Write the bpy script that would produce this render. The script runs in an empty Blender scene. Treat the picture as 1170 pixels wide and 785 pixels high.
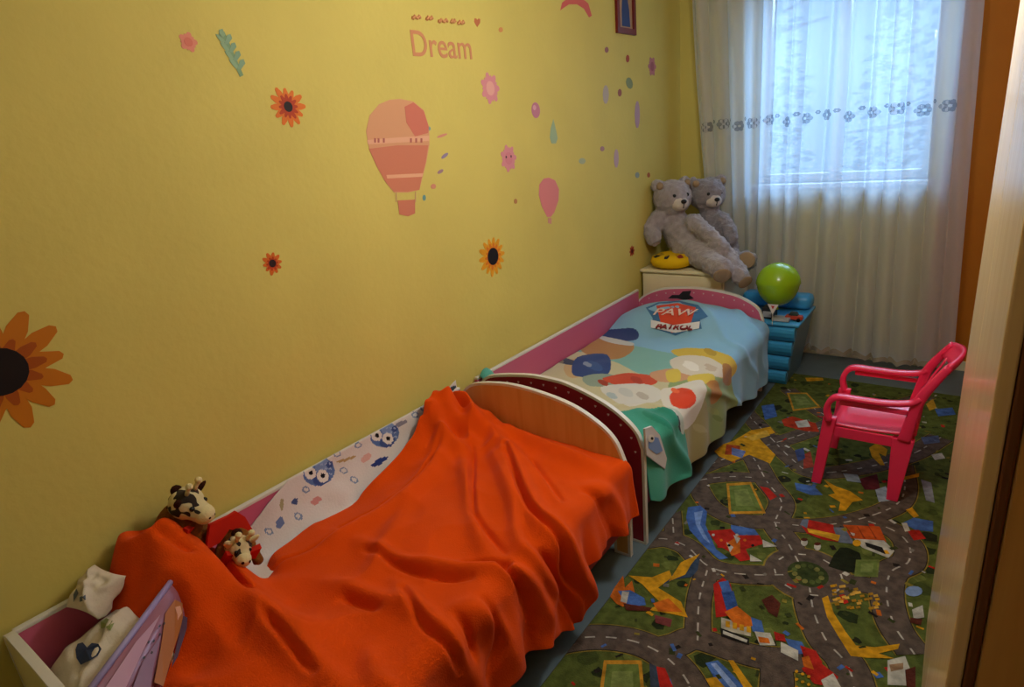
import bpy, bmesh, math, random
import numpy as np
from mathutils import Vector, Matrix, noise
random.seed(7)
S = bpy.context.scene
COL = S.collection

# ------------------------------------------------------------------ camera
CAMX, CAMH, F = 1.78, 1.60, 705.7
YAW, PITCH, ROLL = 0.667246, 0.320986, -0.0963153
def cam_axes():
    cy, sy, cp, sp = math.cos(YAW), math.sin(YAW), math.cos(PITCH), math.sin(PITCH)
    fw = Vector((-sy*cp, cy*cp, -sp)); rt = Vector((cy, sy, 0)); up = rt.cross(fw)
    r2 = math.cos(ROLL)*rt + math.sin(ROLL)*up
    u2 = -math.sin(ROLL)*rt + math.cos(ROLL)*up
    return r2, u2, fw
RT, UP, FW = cam_axes()
EYE = Vector((CAMX, 0, CAMH))
cd = bpy.data.cameras.new('camera'); cam = bpy.data.objects.new('camera', cd); COL.objects.link(cam)
cd.sensor_width = 36; cd.lens = F/1170*36; cd.clip_start = 0.02
M = Matrix((RT, UP, -FW)).transposed().to_4x4(); M.translation = EYE
cam.matrix_world = M
S.camera = cam

# ------------------------------------------------------------------ world, lights, exposure
S.view_settings.view_transform = 'Standard'; S.view_settings.look = 'None'
S.view_settings.exposure = 0.0; S.view_settings.gamma = 1.0; S.view_settings.use_curve_mapping = False
W = bpy.data.worlds.new('sky'); S.world = W; W.use_nodes = True
bg = W.node_tree.nodes['Background']
bg.inputs['Color'].default_value = (0.34, 0.66, 1.0, 1); bg.inputs['Strength'].default_value = 0.8
DAY = 360
al = bpy.data.lights.new('daylight', 'AREA'); al.shape = 'RECTANGLE'; al.size = 2.2; al.size_y = 2.0
al.energy = DAY; al.color = (0.42, 0.70, 1.0)
ao = bpy.data.objects.new('daylight', al); COL.objects.link(ao)
ao.location = (1.0, 6.3, 3.3); ao.rotation_euler = (Vector((1.0, 1.5, 0.6)) - Vector(ao.location)).to_track_quat('-Z', 'Y').to_euler()
LAMP = 53
CEIL = 2.62

# ------------------------------------------------------------------ picture point -> place in the room
def ray(px, py):
    return RT*((px-585)/F) - UP*((py-392.5)/F) + FW
def onY(px, py, y):
    d = ray(px, py); return EYE + d*((y-EYE.y)/d.y)
def onX(px, py, x=0.0):
    d = ray(px, py); return EYE + d*((x-EYE.x)/d.x)
def onZ(px, py, z=0.0):
    d = ray(px, py); return EYE + d*((z-EYE.z)/d.z)

# ------------------------------------------------------------------ materials
def lin(c):
    if isinstance(c, str):
        c = tuple(int(c[i:i+2], 16)/255 for i in (0, 2, 4))
    return tuple(v/12.92 if v <= 0.04045 else ((v+0.055)/1.055)**2.4 for v in c)
MATS = {}
def mat(name, col, rough=0.6, spec=0.4, nz=0.0, nscale=8, bump=0.0, bscale=60, metal=0, attr=False, trans=0, sheen=0, alpha=1, coat=0):
    if name in MATS: return MATS[name]
    m = bpy.data.materials.new(name); m.use_nodes = True; nt = m.node_tree; b = nt.nodes['Principled BSDF']
    c = lin(col); b.inputs['Base Color'].default_value = (*c, 1); b.inputs['Roughness'].default_value = rough
    b.inputs['Specular IOR Level'].default_value = spec; b.inputs['Metallic'].default_value = metal
    b.inputs['Transmission Weight'].default_value = trans; b.inputs['Alpha'].default_value = alpha
    b.inputs['Coat Weight'].default_value = coat
    if sheen: b.inputs['Sheen Weight'].default_value = sheen
    tc = nt.nodes.new('ShaderNodeTexCoord'); src = None
    if attr:
        a = nt.nodes.new('ShaderNodeVertexColor'); a.layer_name = 'Col'; src = a.outputs['Color']
    if nz:
        n = nt.nodes.new('ShaderNodeTexNoise'); n.inputs['Scale'].default_value = nscale; n.inputs['Detail'].default_value = 5
        nt.links.new(tc.outputs['Object'], n.inputs['Vector'])
        mr = nt.nodes.new('ShaderNodeMapRange'); mr.inputs['From Min'].default_value = .3; mr.inputs['From Max'].default_value = .7
        mr.inputs['To Min'].default_value = 1-nz; mr.inputs['To Max'].default_value = 1+nz
        nt.links.new(n.outputs['Fac'], mr.inputs['Value'])
        mx = nt.nodes.new('ShaderNodeMix'); mx.data_type = 'RGBA'; mx.blend_type = 'MULTIPLY'; mx.inputs['Factor'].default_value = 1
        mx.inputs['A'].default_value = (*c, 1)
        if src: nt.links.new(src, mx.inputs['A'])
        nt.links.new(mr.outputs['Result'], mx.inputs['B'])
        src = mx.outputs['Result']
    if src: nt.links.new(src, b.inputs['Base Color'])
    if bump:
        n = nt.nodes.new('ShaderNodeTexNoise'); n.inputs['Scale'].default_value = bscale; n.inputs['Detail'].default_value = 4
        nt.links.new(tc.outputs['Object'], n.inputs['Vector'])
        bp = nt.nodes.new('ShaderNodeBump'); bp.inputs['Strength'].default_value = bump; bp.inputs['Distance'].default_value = 0.01
        nt.links.new(n.outputs['Fac'], bp.inputs['Height']); nt.links.new(bp.outputs['Normal'], b.inputs['Normal'])
    MATS[name] = m; return m
def wood(name, c1, c2, rough=0.4, sc=(14, 14, 1.2), spec=0.4):
    m = bpy.data.materials.new(name); m.use_nodes = True; nt = m.node_tree; b = nt.nodes['Principled BSDF']
    tc = nt.nodes.new('ShaderNodeTexCoord'); mp = nt.nodes.new('ShaderNodeMapping'); mp.inputs['Scale'].default_value = sc
    n = nt.nodes.new('ShaderNodeTexNoise'); n.inputs['Scale'].default_value = 2.2; n.inputs['Detail'].default_value = 6; n.inputs['Distortion'].default_value = .6
    r = nt.nodes.new('ShaderNodeValToRGB'); r.color_ramp.elements[0].position = .3; r.color_ramp.elements[1].position = .7
    r.color_ramp.elements[0].color = (*lin(c1), 1); r.color_ramp.elements[1].color = (*lin(c2), 1)
    nt.links.new(tc.outputs['Object'], mp.inputs['Vector']); nt.links.new(mp.outputs['Vector'], n.inputs['Vector'])
    nt.links.new(n.outputs['Fac'], r.inputs['Fac']); nt.links.new(r.outputs['Color'], b.inputs['Base Color'])
    b.inputs['Roughness'].default_value = rough; b.inputs['Specular IOR Level'].default_value = spec
    MATS[name] = m; return m

# ------------------------------------------------------------------ objects
def tag(o, label=None, cat=None, group=None, kind=None):
    if label: o['label'] = label
    if cat: o['category'] = cat
    if group: o['group'] = group
    if kind: o['kind'] = kind
    return o
def empty(name, loc, label, cat, group=None):
    o = bpy.data.objects.new(name, None); COL.objects.link(o); o.location = loc; o.empty_display_size = .05
    return tag(o, label, cat, group)
def world(p):
    w = Matrix.LocRotScale(p.location, p.rotation_euler, p.scale)
    return world(p.parent) @ p.matrix_parent_inverse @ w if p.parent else w
def link(name, me, m=None, parent=None, smooth=False):
    o = bpy.data.objects.new(name, me); COL.objects.link(o)
    if m:
        for mm in (m if isinstance(m, (list, tuple)) else [m]): me.materials.append(mm)
    if smooth: me.polygons.foreach_set('use_smooth', [True]*len(me.polygons))
    if parent:
        o.parent = parent
        o.matrix_parent_inverse = world(parent).inverted()
    return o
class MB:
    def __init__(s): s.b = bmesh.new()
    def box(s, a, b, bev=0, mi=0):
        r = bmesh.ops.create_cube(s.b, size=1); vs = r['verts']
        for v in vs:
            v.co = Vector([(a[i]+b[i])/2 + v.co[i]*(b[i]-a[i]) for i in range(3)])
        fs = list({f for v in vs for f in v.link_faces})
        for f in fs: f.material_index = mi
        if bev:
            es = list({e for v in vs for e in v.link_edges})
            bmesh.ops.bevel(s.b, geom=es, offset=bev, segments=2, affect='EDGES', profile=.5)
        return s
    def hull8(s, pts, mi=0, bev=0):    # bottom 4 then top 4
        v = [s.b.verts.new(p) for p in pts]
        fs = [s.b.faces.new([v[i] for i in q]) for q in ((3,2,1,0),(4,5,6,7),(0,1,5,4),(1,2,6,5),(2,3,7,6),(3,0,4,7))]
        for f in fs: f.material_index = mi
        if bev:
            bmesh.ops.bevel(s.b, geom=list({e for q in v for e in q.link_edges}), offset=bev, segments=2, affect='EDGES', profile=.5)
        return s
    def prism(s, pts, off, mi=0, hole=None):     # polygon of 3-D points extruded by off; hole: inner loop, same count
        off = Vector(off); n = len(pts)
        a = [s.b.verts.new(p) for p in pts]; c = [s.b.verts.new(Vector(p)+off) for p in pts]
        if hole is None:
            fs = [s.b.faces.new(a[::-1]), s.b.faces.new(c)]
        else:
            h = [s.b.verts.new(p) for p in hole]; k = [s.b.verts.new(Vector(p)+off) for p in hole]; fs = []
            for i in range(n):
                j = (i+1) % n
                fs += [s.b.faces.new((a[j], a[i], h[i], h[j])), s.b.faces.new((c[i], c[j], k[j], k[i])), s.b.faces.new((h[i], k[i], k[j], h[j]))]
        for i in range(n):
            j = (i+1) % n; fs.append(s.b.faces.new((a[i], a[j], c[j], c[i])))
        for f in fs: f.material_index = mi
        return s
    def tube(s, pts, rad, seg=10, mi=0, cap=True, flat=None):
        pts = [Vector(p) for p in pts]; n = len(pts)
        rad = rad if isinstance(rad, (list, tuple)) else [rad]*n
        rings = []; ref = None
        for i, p in enumerate(pts):
            d = (pts[min(i+1, n-1)] - pts[max(i-1, 0)]).normalized()
            if ref is None: ref = d.orthogonal().normalized()
            ref = (ref - d*ref.dot(d)).normalized(); u = d.cross(ref)
            rings.append([s.b.verts.new(p + (ref*math.cos(2*math.pi*k/seg) + u*math.sin(2*math.pi*k/seg))*rad[i]) for k in range(seg)])
        for a, b in zip(rings, rings[1:]):
            for k in range(seg):
                s.b.faces.new((a[k], a[(k+1) % seg], b[(k+1) % seg], b[k])).material_index = mi
        if cap:
            s.b.faces.new(rings[0][::-1]).material_index = mi; s.b.faces.new(rings[-1]).material_index = mi
        return s
    def ball(s, c, r, rot=None, mi=0, sub=3):
        r = r if isinstance(r, (tuple, list)) else (r, r, r)
        res = bmesh.ops.create_icosphere(s.b, subdivisions=sub, radius=1)
        m = Matrix.Translation(Vector(c)) @ (rot.to_4x4() if rot else Matrix.Identity(4)) @ Matrix.Diagonal((*r, 1))
        bmesh.ops.transform(s.b, matrix=m, verts=res['verts'])
        for f in {f for v in res['verts'] for f in v.link_faces}: f.material_index = mi
        return s
    def limb(s, a, b, ra, rb, n=7):
        a, b = Vector(a), Vector(b)
        for i in range(n):
            t = i/(n-1); s.ball(a.lerp(b, t), ra+(rb-ra)*t, sub=2)
        return s
    def lathe(s, prof, c, seg=24, mi=0):
        rings = [[s.b.verts.new((c[0]+r*math.cos(2*math.pi*k/seg), c[1]+r*math.sin(2*math.pi*k/seg), c[2]+z)) for k in range(seg)] for r, z in prof]
        for a, b in zip(rings, rings[1:]):
            for k in range(seg): s.b.faces.new((a[k], a[(k+1) % seg], b[(k+1) % seg], b[k])).material_index = mi
        s.b.faces.new(rings[0][::-1]).material_index = mi; s.b.faces.new(rings[-1]).material_index = mi
        return s
    def xf(s, m):
        bmesh.ops.transform(s.b, matrix=m, verts=s.b.verts); return s
    def build(s, name, m, parent=None, smooth=False):
        bmesh.ops.recalc_face_normals(s.b, faces=s.b.faces)
        me = bpy.data.meshes.new(name); s.b.to_mesh(me); s.b.free()
        return link(name, me, m, parent, smooth)
    def fuse(s, name, m, parent=None, voxel=0.012, smooth=6, rough=0):
        me = bpy.data.meshes.new(name); s.b.to_mesh(me); s.b.free()
        o = link(name, me)
        r = o.modifiers.new('r', 'REMESH'); r.mode = 'VOXEL'; r.voxel_size = voxel
        k = o.modifiers.new('s', 'SMOOTH'); k.factor = .5; k.iterations = smooth
        ev = o.evaluated_get(bpy.context.evaluated_depsgraph_get())
        m2 = bpy.data.meshes.new_from_object(ev); m2.name = name
        bpy.data.objects.remove(o)
        if rough:
            for v in m2.vertices:
                v.co += v.normal*rough*noise.noise(v.co*38) + v.normal*rough*.6*noise.noise(v.co*90)
        return link(name, m2, m, parent, True)
def apply_mods(o):
    ev = o.evaluated_get(bpy.context.evaluated_depsgraph_get())
    me = bpy.data.meshes.new_from_object(ev); old = o.data; o.modifiers.clear(); o.data = me; me.name = old.name
    return o
def face_colors(me, cols):
    ca = me.color_attributes.new('Col', 'FLOAT_COLOR', 'CORNER')
    tot = np.empty(len(me.polygons), np.int32); me.polygons.foreach_get('loop_total', tot)
    c = np.repeat(np.asarray(cols, np.float32), tot, axis=0)
    ca.data.foreach_set('color', np.hstack([c, np.ones((len(c), 1), np.float32)]).ravel())
def inside(poly, X, Y):
    r = np.zeros(X.shape, bool); n = len(poly)
    for i in range(n):
        x1, y1 = poly[i]; x2, y2 = poly[(i+1) % n]
        if y1 == y2: continue
        c = ((y1 > Y) != (y2 > Y)) & (X < (x2-x1)*(Y-y1)/(y2-y1)+x1); r ^= c
    return r
def spline(pts, n=8):
    P = [np.array(p, float) for p in pts]; P = [2*P[0]-P[1]] + P + [2*P[-1]-P[-2]]; out = []
    for i in range(1, len(P)-2):
        for k in range(n):
            t = k/n; a, b, c, d = P[i-1:i+3]
            out.append(.5*((2*b)+(c-a)*t+(2*a-5*b+4*c-d)*t*t+(3*b-a-3*c+d)*t**3))
    out.append(P[-2]); return out
def ell(cx, cy, rx, ry, n=18, a=0):
    return [(cx+rx*math.cos(t)*math.cos(a)-ry*math.sin(t)*math.sin(a), cy+rx*math.cos(t)*math.sin(a)+ry*math.sin(t)*math.cos(a)) for t in [2*math.pi*i/n for i in range(n)]]
def rounded(p, n=5):
    P = [np.array(q, float) for q in p]; k = len(P); out = []
    for i in range(k):
        a, b, c, d = P[i-1], P[i], P[(i+1) % k], P[(i+2) % k]
        for j in range(n):
            t = j/n; out.append(tuple(.5*((2*b)+(c-a)*t+(2*a-5*b+4*c-d)*t*t+(3*b-a-3*c+d)*t**3)))
    return out
def offset_loop(p, d):     # p: list of (a,b) counter-clockwise; moves the loop inwards by d
    n = len(p); out = []
    for i in range(n):
        a, b, c = np.array(p[i-1]), np.array(p[i]), np.array(p[(i+1) % n])
        e1 = (b-a)/np.linalg.norm(b-a); e2 = (c-b)/np.linalg.norm(c-b)
        n1 = np.array((-e1[1], e1[0])); n2 = np.array((-e2[1], e2[0])); m = n1+n2; m = m/np.linalg.norm(m)
        out.append(tuple(b + m*d/max(.45, m.dot(n1))))
    return out

# ------------------------------------------------------------------ palette
WHITE = mat('white_laminate', 'd8d4cc', .35)
CREAM = mat('cream_laminate', 'd9cfae', .45, nz=.03)
PINK = mat('pink_laminate', 'c65f80', .4)
PINK_SHADED = mat('pink_laminate_shaded', '8f1a30', .4)  # same pink boards where they stand in shade, shade put into the colour
YWALL = mat('yellow_paint', 'd0bf66', .75, .25, nz=.04, nscale=3, bump=.12, bscale=40)
OWALL = mat('orange_paint', 'b46a14', .7, .25, nz=.05, nscale=4)
BEECH = wood('beech_board', 'cc9a58', 'd8aa6c', .4)
WFRONT = wood('beech_front', 'dabb8c', 'e6cb9e', .2, (20, 20, .8), .5)
WSIDE = wood('brown_side', 'c8944e', 'd6a25a', .4, (20, 20, .8))
LINO = mat('grey_lino', '58676e', .35, .4, nz=.08, nscale=14)
CEILM = mat('ceiling_paint', 'd8d6cf', .8)

# ------------------------------------------------------------------ room shell
RX, RY0, RY = 2.42, -0.7, 4.40
def struct(name, mb, m, parent=None):
    o = mb.build(name, m, parent)
    if not parent: o['kind'] = 'structure'
    return o
struct('floor', MB().box((-.1, RY0-.1, -.1), (RX+.1, RY+.1, 0)), LINO)
struct('ceiling', MB().box((-.1, RY0-.1, CEIL), (RX+.1, RY+.1, CEIL+.1)), CEILM)
struct('wall_left', MB().box((-.1, RY0-.1, 0), (0, RY+.25, CEIL)), YWALL)
struct('wall_right', MB().box((RX, RY0-.1, 0), (RX+.1, RY+.25, CEIL)), OWALL)
struct('wall_near', MB().box((0, RY0-.1, 0), (RX, RY0, CEIL)), YWALL)
WX0, WX1, WZ0, WZ1 = .514, 1.50, 1.15, 2.40
m = MB(); m.box((0, RY, 0), (WX0, RY+.25, CEIL)); m.box((WX0, RY, 0), (WX1, RY+.25, WZ0)); m.box((WX0, RY, WZ1), (WX1, RY+.25, CEIL)); m.box((WX1, RY, 0), (1.56, RY+.25, CEIL))
struct('wall_far', m, YWALL)
struct('wall_far_right', MB().box((1.56, RY, 0), (RX, RY+.25, CEIL)), OWALL)
# window: frame, mullion and two panes
w = tag(bpy.data.objects.new('window_1', None), kind='structure'); COL.objects.link(w); w.location = ((WX0+WX1)/2, RY+.12, WZ0)
m = MB(); y0, y1 = RY+.10, RY+.16
m.box((WX0, y0, WZ0), (WX0+.05, y1, WZ1), .005); m.box((WX1-.05, y0, WZ0), (WX1, y1, WZ1), .005)
m.box((WX0+.05, y0, WZ0), (WX1-.05, y1, WZ0+.05), .005); m.box((WX0+.05, y0, WZ1-.05), (WX1-.05, y1, WZ1), .005)
m.box((.95, y0, WZ0+.05), (1.01, y1, WZ1-.05), .005)
m.build('window_frame', WHITE, w)
GL = bpy.data.materials.new('window_glass'); GL.use_nodes = True; nt = GL.node_tree; nt.nodes.clear()
o_ = nt.nodes.new('ShaderNodeOutputMaterial'); mx = nt.nodes.new('ShaderNodeMixShader'); mx.inputs[0].default_value = .06
t_ = nt.nodes.new('ShaderNodeBsdfTransparent'); g_ = nt.nodes.new('ShaderNodeBsdfGlossy'); g_.inputs['Roughness'].default_value = .02
nt.links.new(t_.outputs[0], mx.inputs[1]); nt.links.new(g_.outputs[0], mx.inputs[2]); nt.links.new(mx.outputs[0], o_.inputs[0])
MB().box((WX0+.05, RY+.127, WZ0+.05), (.95, RY+.133, WZ1-.05)).build('pane', GL, w)
MB().box((1.01, RY+.127, WZ0+.05), (WX1-.05, RY+.133, WZ1-.05)).build('pane', GL, w)
MB().box((WX0-.03, RY-.06, WZ0-.03), (WX1+.03, RY+.10, WZ0), .006).build('window_sill', WHITE, w)
# door behind the camera
d = tag(bpy.data.objects.new('door_1', None), kind='structure'); COL.objects.link(d); d.location = (1.2, RY0, 0)
MB().box((.85, RY0, 0), (1.65, RY0+.04, 2.02), .004).build('door_leaf', WHITE, d)
m = MB(); m.box((.77, RY0, 0), (.85, RY0+.055, 2.1), .004); m.box((1.65, RY0, 0), (1.73, RY0+.055, 2.1), .004); m.box((.85, RY0, 2.02), (1.65, RY0+.055, 2.1), .004)
m.build('door_frame', WHITE, d)
MB().tube([(.93, RY0+.04, 1.02), (.93, RY0+.09, 1.02), (1.04, RY0+.09, 1.02)], .009).build('door_handle', mat('steel', '9a9a98', .3, metal=1), d)
struct('baseboard_left', MB().box((0, RY0+.0, 0), (.012, RY, .06), .002), CREAM)
struct('baseboard_far', MB().box((.012, RY-.012, 0), (RX, RY, .06), .002), CREAM)

# ceiling lamp, above the view
LX, LY, LZ = 1.38, 1.88, 2.12
cl = empty('ceiling_lamp', (LX, LY, CEIL), 'white glass globe lamp hanging from the ceiling', 'lamp')
MB().lathe([(.04, -.03), (.055, -.004), (.055, -.0005)], (LX, LY, CEIL)).build('base_plate', WHITE, cl)
MB().tube([(LX, LY, CEIL-.03), (LX, LY, LZ+.13)], .006).build('cord', WHITE, cl)
EM = bpy.data.materials.new('lamp_glass'); EM.use_nodes = True
b = EM.node_tree.nodes['Principled BSDF']; b.inputs['Emission Color'].default_value = (1, .985, .90, 1); b.inputs['Emission Strength'].default_value = LAMP
MB().lathe([(.14*math.sin(t), .14*math.cos(t)) for t in [math.pi*(i+.5)/16 for i in range(15, -1, -1)]], (LX, LY, LZ)).build('lamp_shade', EM, cl, True)

# ------------------------------------------------------------------ rug: a town map printed on it
RUGM = mat('rug_pile', 'ffffff', .95, .1, nz=.34, nscale=34, bump=.5, bscale=220, attr=True)
rug = empty('rug', (1.35, 2.1, 0), 'printed play rug of roads, green fields and little buildings on the grey floor', 'rug')
RXa, RXb, RYa, RYb = .865, 1.93, .35, 3.96
MB().box((RXa, RYa, .0005), (RXb, RYb, .008), .003).build('rug_backing', mat('rug_edge', '3d3a2a', .95), rug)
def dim(c): return tuple(v*.80 for v in lin(c))
RP = []          # (layer, polygon in floor metres, colour)
def fl(px): p = onZ(px[0], px[1], .009); return (p.x, p.y)
def rp(lay, pts, col, px=True): RP.append((lay, [fl(p) for p in pts] if px else list(pts), dim(col)))
rp(0, [(RXa+.004, RYa+.004), (RXb-.004, RYa+.004), (RXb-.004, RYb-.004), (RXa+.004, RYb-.004)], '59632c', False)
rr = random.Random(3)
def blobp(cx, cy, r, k=9, j=.35):
    return [(cx+r*(1+rr.uniform(-j, j))*math.cos(2*math.pi*i/k), cy+r*(1+rr.uniform(-j, j))*math.sin(2*math.pi*i/k)) for i in range(k)]
for i in range(330):
    x, y = rr.uniform(RXa+.04, RXb-.04), rr.uniform(RYa+.04, RYb-.04)
    rp(1, blobp(x, y, rr.uniform(.008, .034)), rr.choice(['3a4420', '2c351c', '454f24', '6c7436', '2a2c1c']), False)
ZOFF, NR = {}, [0]
def ribbon(P, w, lay, col):
    L, R_ = [], []
    for i, p in enumerate(P):
        t = P[min(i+1, len(P)-1)] - P[max(i-1, 0)]; n = np.array((-t[1], t[0]))/max(1e-6, np.linalg.norm(t))
        L.append(p+n*w); R_.append(p-n*w)
    for i in range(len(P)-1):
        q = [tuple(L[i]), tuple(L[i+1]), tuple(R_[i+1]), tuple(R_[i])]
        q = [(min(max(a, RXa+.004), RXb-.004), min(max(c, RYa+.004), RYb-.004)) for a, c in q]
        RP.append((lay, q, dim(col))); ZOFF[id(q)] = NR[0]*2e-5+(i % 2)*4e-6
ROADC = '5f5148'
def road(px, w=.047, closed=False, dash=True, floor=False):
    P = px if floor else [fl(p) for p in px]
    P = spline(P, 10); NR[0] += 1
    ribbon(P, w+.007, 2, '8f7a30'); ribbon(P, w+.003, 3, '2d2a22'); ribbon(P, w, 4, ROADC)
    if dash:
        d = 0
        for a, b_ in zip(P, P[1:]):
            d += np.linalg.norm(b_-a)
            if d % .07 < .034: ribbon([a, b_], .003, 5, 'b9b2a6')
road([(600, 745), (640, 733), (680, 728), (720, 732), (752, 745), (778, 768), (800, 805)], .052)
road([(752, 742), (772, 737), (795, 730), (838, 743), (875, 752), (918, 755)], .045, dash=False)
road([(885, 757), (888, 775), (886, 810)], .045, dash=False)
road([(808, 652), (799, 685), (797, 732)], .04)
road([(735, 618), (760, 616), (785, 625), (806, 645), (830, 654), (862, 657), (895, 657)], .05)
road([(768, 583), (770, 616)], .035)
road([(912, 642), (900, 620), (886, 598), (893, 574), (876, 550), (862, 525), (850, 512)], .05)
road([(884, 597), (920, 601), (960, 598), (1000, 588), (1026, 575), (1034, 556), (1030, 530)], .045)
road([(992, 596), (1020, 606), (1038, 622), (1038, 642), (1018, 654), (1013, 680), (1022, 715), (1045, 748)], .05)
road([(945, 660), (980, 667), (1015, 673)], .042, dash=False)
road([(925, 672), (930, 700), (944, 732), (966, 757), (976, 785), (974, 815)], .055)
road([(775, 560), (795, 550), (830, 545), (866, 546)], .04)
road([(795, 552), (812, 578), (845, 594), (886, 597)], .045, dash=False)
road([(800, 535), (835, 522), (880, 508), (915, 497), (960, 480)], .05)
road([(850, 470), (880, 500), (905, 525), (930, 540), (985, 535), (1040, 520), (1075, 500)], .05)
road([(900, 445), (935, 470), (960, 480), (1000, 470), (1060, 452)], .045)
road([(1, .55), (1.2, .8), (1.5, .7), (1.85, .9)], .05, floor=True)
C0 = fl((923, 656))
for r, lay, c in ((.155, 3, '8f7a30'), (.148, 4, ROADC)): rp(lay, ell(*C0, r*.98, r, 30), c, False)
for i in range(16):
    a = i*math.pi/8
    if i % 2: rp(5, [(C0[0]+r*math.cos(a+t), C0[1]+r*math.sin(a+t)) for r, t in ((.108, -.12), (.114, -.12), (.114, .12), (.108, .12))], 'c9c2b4', False)
rp(5, ell(*C0, .068, .070, 20), '3a4522', False)
for i in range(12):
    a = i*math.pi/6; rp(6, ell(C0[0]+.045*math.cos(a), C0[1]+.045*math.sin(a), .010, .013, 7), rr.choice(['7d7a3f', '20241a', '55602f']), False)
Yl, Rd, Bl, Or, Wh, Bk, Br = 'd59a1d', 'b5281e', '4a6cae', 'cf6a1e', 'c4bfb2', '24201e', '5a2a1e'
# sports pitches
for q in ([(830, 553), (858, 551), (875, 587), (833, 588)], [(690, 755), (733, 755), (738, 812), (682, 812)], [(899, 449), (922, 449), (938, 466), (906, 470)], [(978, 640), (1005, 640), (1003, 660), (976, 659)]):
    rp(6, q, 'c98f2a' if q[0][0] != 978 else '77823f')
    c = np.mean(q, axis=0); rp(7, [tuple(c+(np.array(p)-c)*.84) for p in q], '6a7a3a')
    rp(8, [tuple(c+(np.array(p)-c)*s) for p, s in zip(q, (.55, .55, .5, .5))], '7f8c4c')
# yellow funfair slide
rp(6, [(758, 668), (775, 650), (800, 637), (797, 652), (790, 660), (772, 662)], '3a4a60')
rp(7, [(764, 665), (778, 643), (800, 633), (790, 645), (783, 657)], Yl)
rp(6, [(718, 658), (745, 660), (765, 652), (768, 660), (752, 672), (778, 688), (786, 706), (768, 702), (740, 697), (756, 690), (743, 678), (734, 668)], Yl)
rp(7, [(702, 672), (712, 658), (714, 672), (722, 664), (726, 680), (712, 694), (704, 690), (697, 682)], Or)
rp(8, [(706, 676), (720, 675), (736, 684), (738, 692), (718, 694)], Bl); rp(9, [(711, 676), (719, 677), (716, 690), (709, 688)], Wh); rp(8, [(712, 690), (745, 695), (742, 699), (716, 698)], Br)
rp(7, [(746, 690), (764, 684), (780, 700), (752, 699)], Or); rp(6, [(748, 703), (768, 708), (766, 717), (749, 712)], '7a3a3a')
# blue stream and red castle
rp(6, [(786, 580), (800, 578), (808, 585), (806, 600), (818, 628), (832, 638), (822, 640), (804, 624), (788, 606), (784, 592)], Bl)
rp(7, [(793, 586), (803, 584), (800, 600), (812, 622), (804, 616), (795, 600)], '7f9ad0')
rp(6, [(835, 600), (862, 605), (868, 613), (850, 616), (836, 610)], Bl)
rp(7, [(808, 607), (835, 605), (842, 612), (868, 612), (872, 622), (852, 628), (858, 640), (846, 642), (832, 630), (820, 624)], Rd)
rp(8, [(829, 622), (845, 612), (846, 632), (836, 636)], Or); rp(9, [(838, 612), (846, 616), (842, 622)], Wh); rp(9, [(830, 620), (838, 626), (834, 632)], Wh)
rp(8, [(871, 617), (888, 625), (872, 626)], Wh); rp(8, [(857, 634), (871, 642), (857, 642)], Wh)
for i in range(6): rp(10, ell(815+i*9, 612+(i % 3)*6, 2, 1.6, 6), [Wh, Or, Bk][i % 3])
# train with carriages
rp(6, [(915, 600), (922, 594), (952, 600), (955, 612), (960, 620), (940, 617), (922, 610)], Rd)
rp(7, [(922, 604), (960, 612), (958, 619), (924, 609)], 'dba52a'); rp(7, [(917, 594), (924, 594), (922, 604), (914, 600)], '6b7486')
rp(6, [(952, 603), (966, 603), (976, 622), (958, 620)], '6b7486'); rp(6, [(963, 600), (1005, 602), (1013, 620), (972, 615)], 'c4521e')
for i in range(3): rp(7, [(966+i*13, 602), (967+i*13, 602), (976+i*13, 616), (974+i*13, 616)], '8f3a18')
rp(6, [(976, 616), (1010, 618), (1022, 630), (1015, 638), (985, 626)], Wh); rp(7, [(988, 620), (1008, 626), (1012, 634), (990, 625)], Bk)
rp(7, ell(979, 621, 5, 4, 9), Yl)
for p in ((919, 620), (934, 625)): rp(6, ell(p[0], p[1], 4, 4.5, 9), Wh); rp(7, ell(p[0], p[1]-3, 4, 2, 8), Br)
rp(6, blobp(966, 642, 16), '232818')
# village street
rp(6, [(815, 668), (826, 660), (835, 668), (838, 684), (846, 700), (832, 704), (818, 706)], Rd); rp(7, [(824, 676), (838, 676), (843, 694), (830, 698)], '34508c'); rp(8, [(821, 666), (832, 664), (836, 676), (826, 678)], Bl)
rp(8, [(828, 700), (842, 693), (858, 706), (860, 716), (842, 718)], Or); rp(7, [(824, 706), (858, 716), (858, 728), (824, 720)], 'b9b09c')
for i in range(4): rp(9, [(829+i*8, 710+i*2), (834+i*8, 711+i*2), (834+i*8, 718+i*2), (829+i*8, 717+i*2)], Yl)
rp(7, [(823, 718), (856, 730), (856, 738), (824, 728)], Bk); rp(8, [(826, 721), (854, 732), (853, 735), (826, 725)], Wh)
rp(7, [(856, 705), (870, 710), (874, 726), (860, 722)], Bl); rp(7, [(862, 722), (880, 724), (886, 738), (868, 738)], Wh); rp(8, [(866, 728), (878, 730), (880, 736), (868, 735)], Or)
rp(7, [(884, 722), (896, 726), (898, 734), (886, 732)], Rd); rp(7, [(897, 730), (916, 734), (924, 748), (906, 748)], Bl); rp(8, [(892, 734), (912, 744), (912, 756), (892, 746)], Wh)
rp(7, [(914, 738), (932, 744), (940, 758), (922, 762)], Rd); rp(8, [(916, 752), (924, 750), (930, 766), (918, 762)], Or); rp(7, [(916, 764), (935, 756), (958, 774), (952, 786), (930, 782)], Rd); rp(8, [(938, 778), (952, 770), (962, 788), (944, 792)], Wh)
for i in range(7): rp(9, ell(910+(i % 3)*7, 768+i*3, 2.2, 1.8, 6), Yl)
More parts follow.
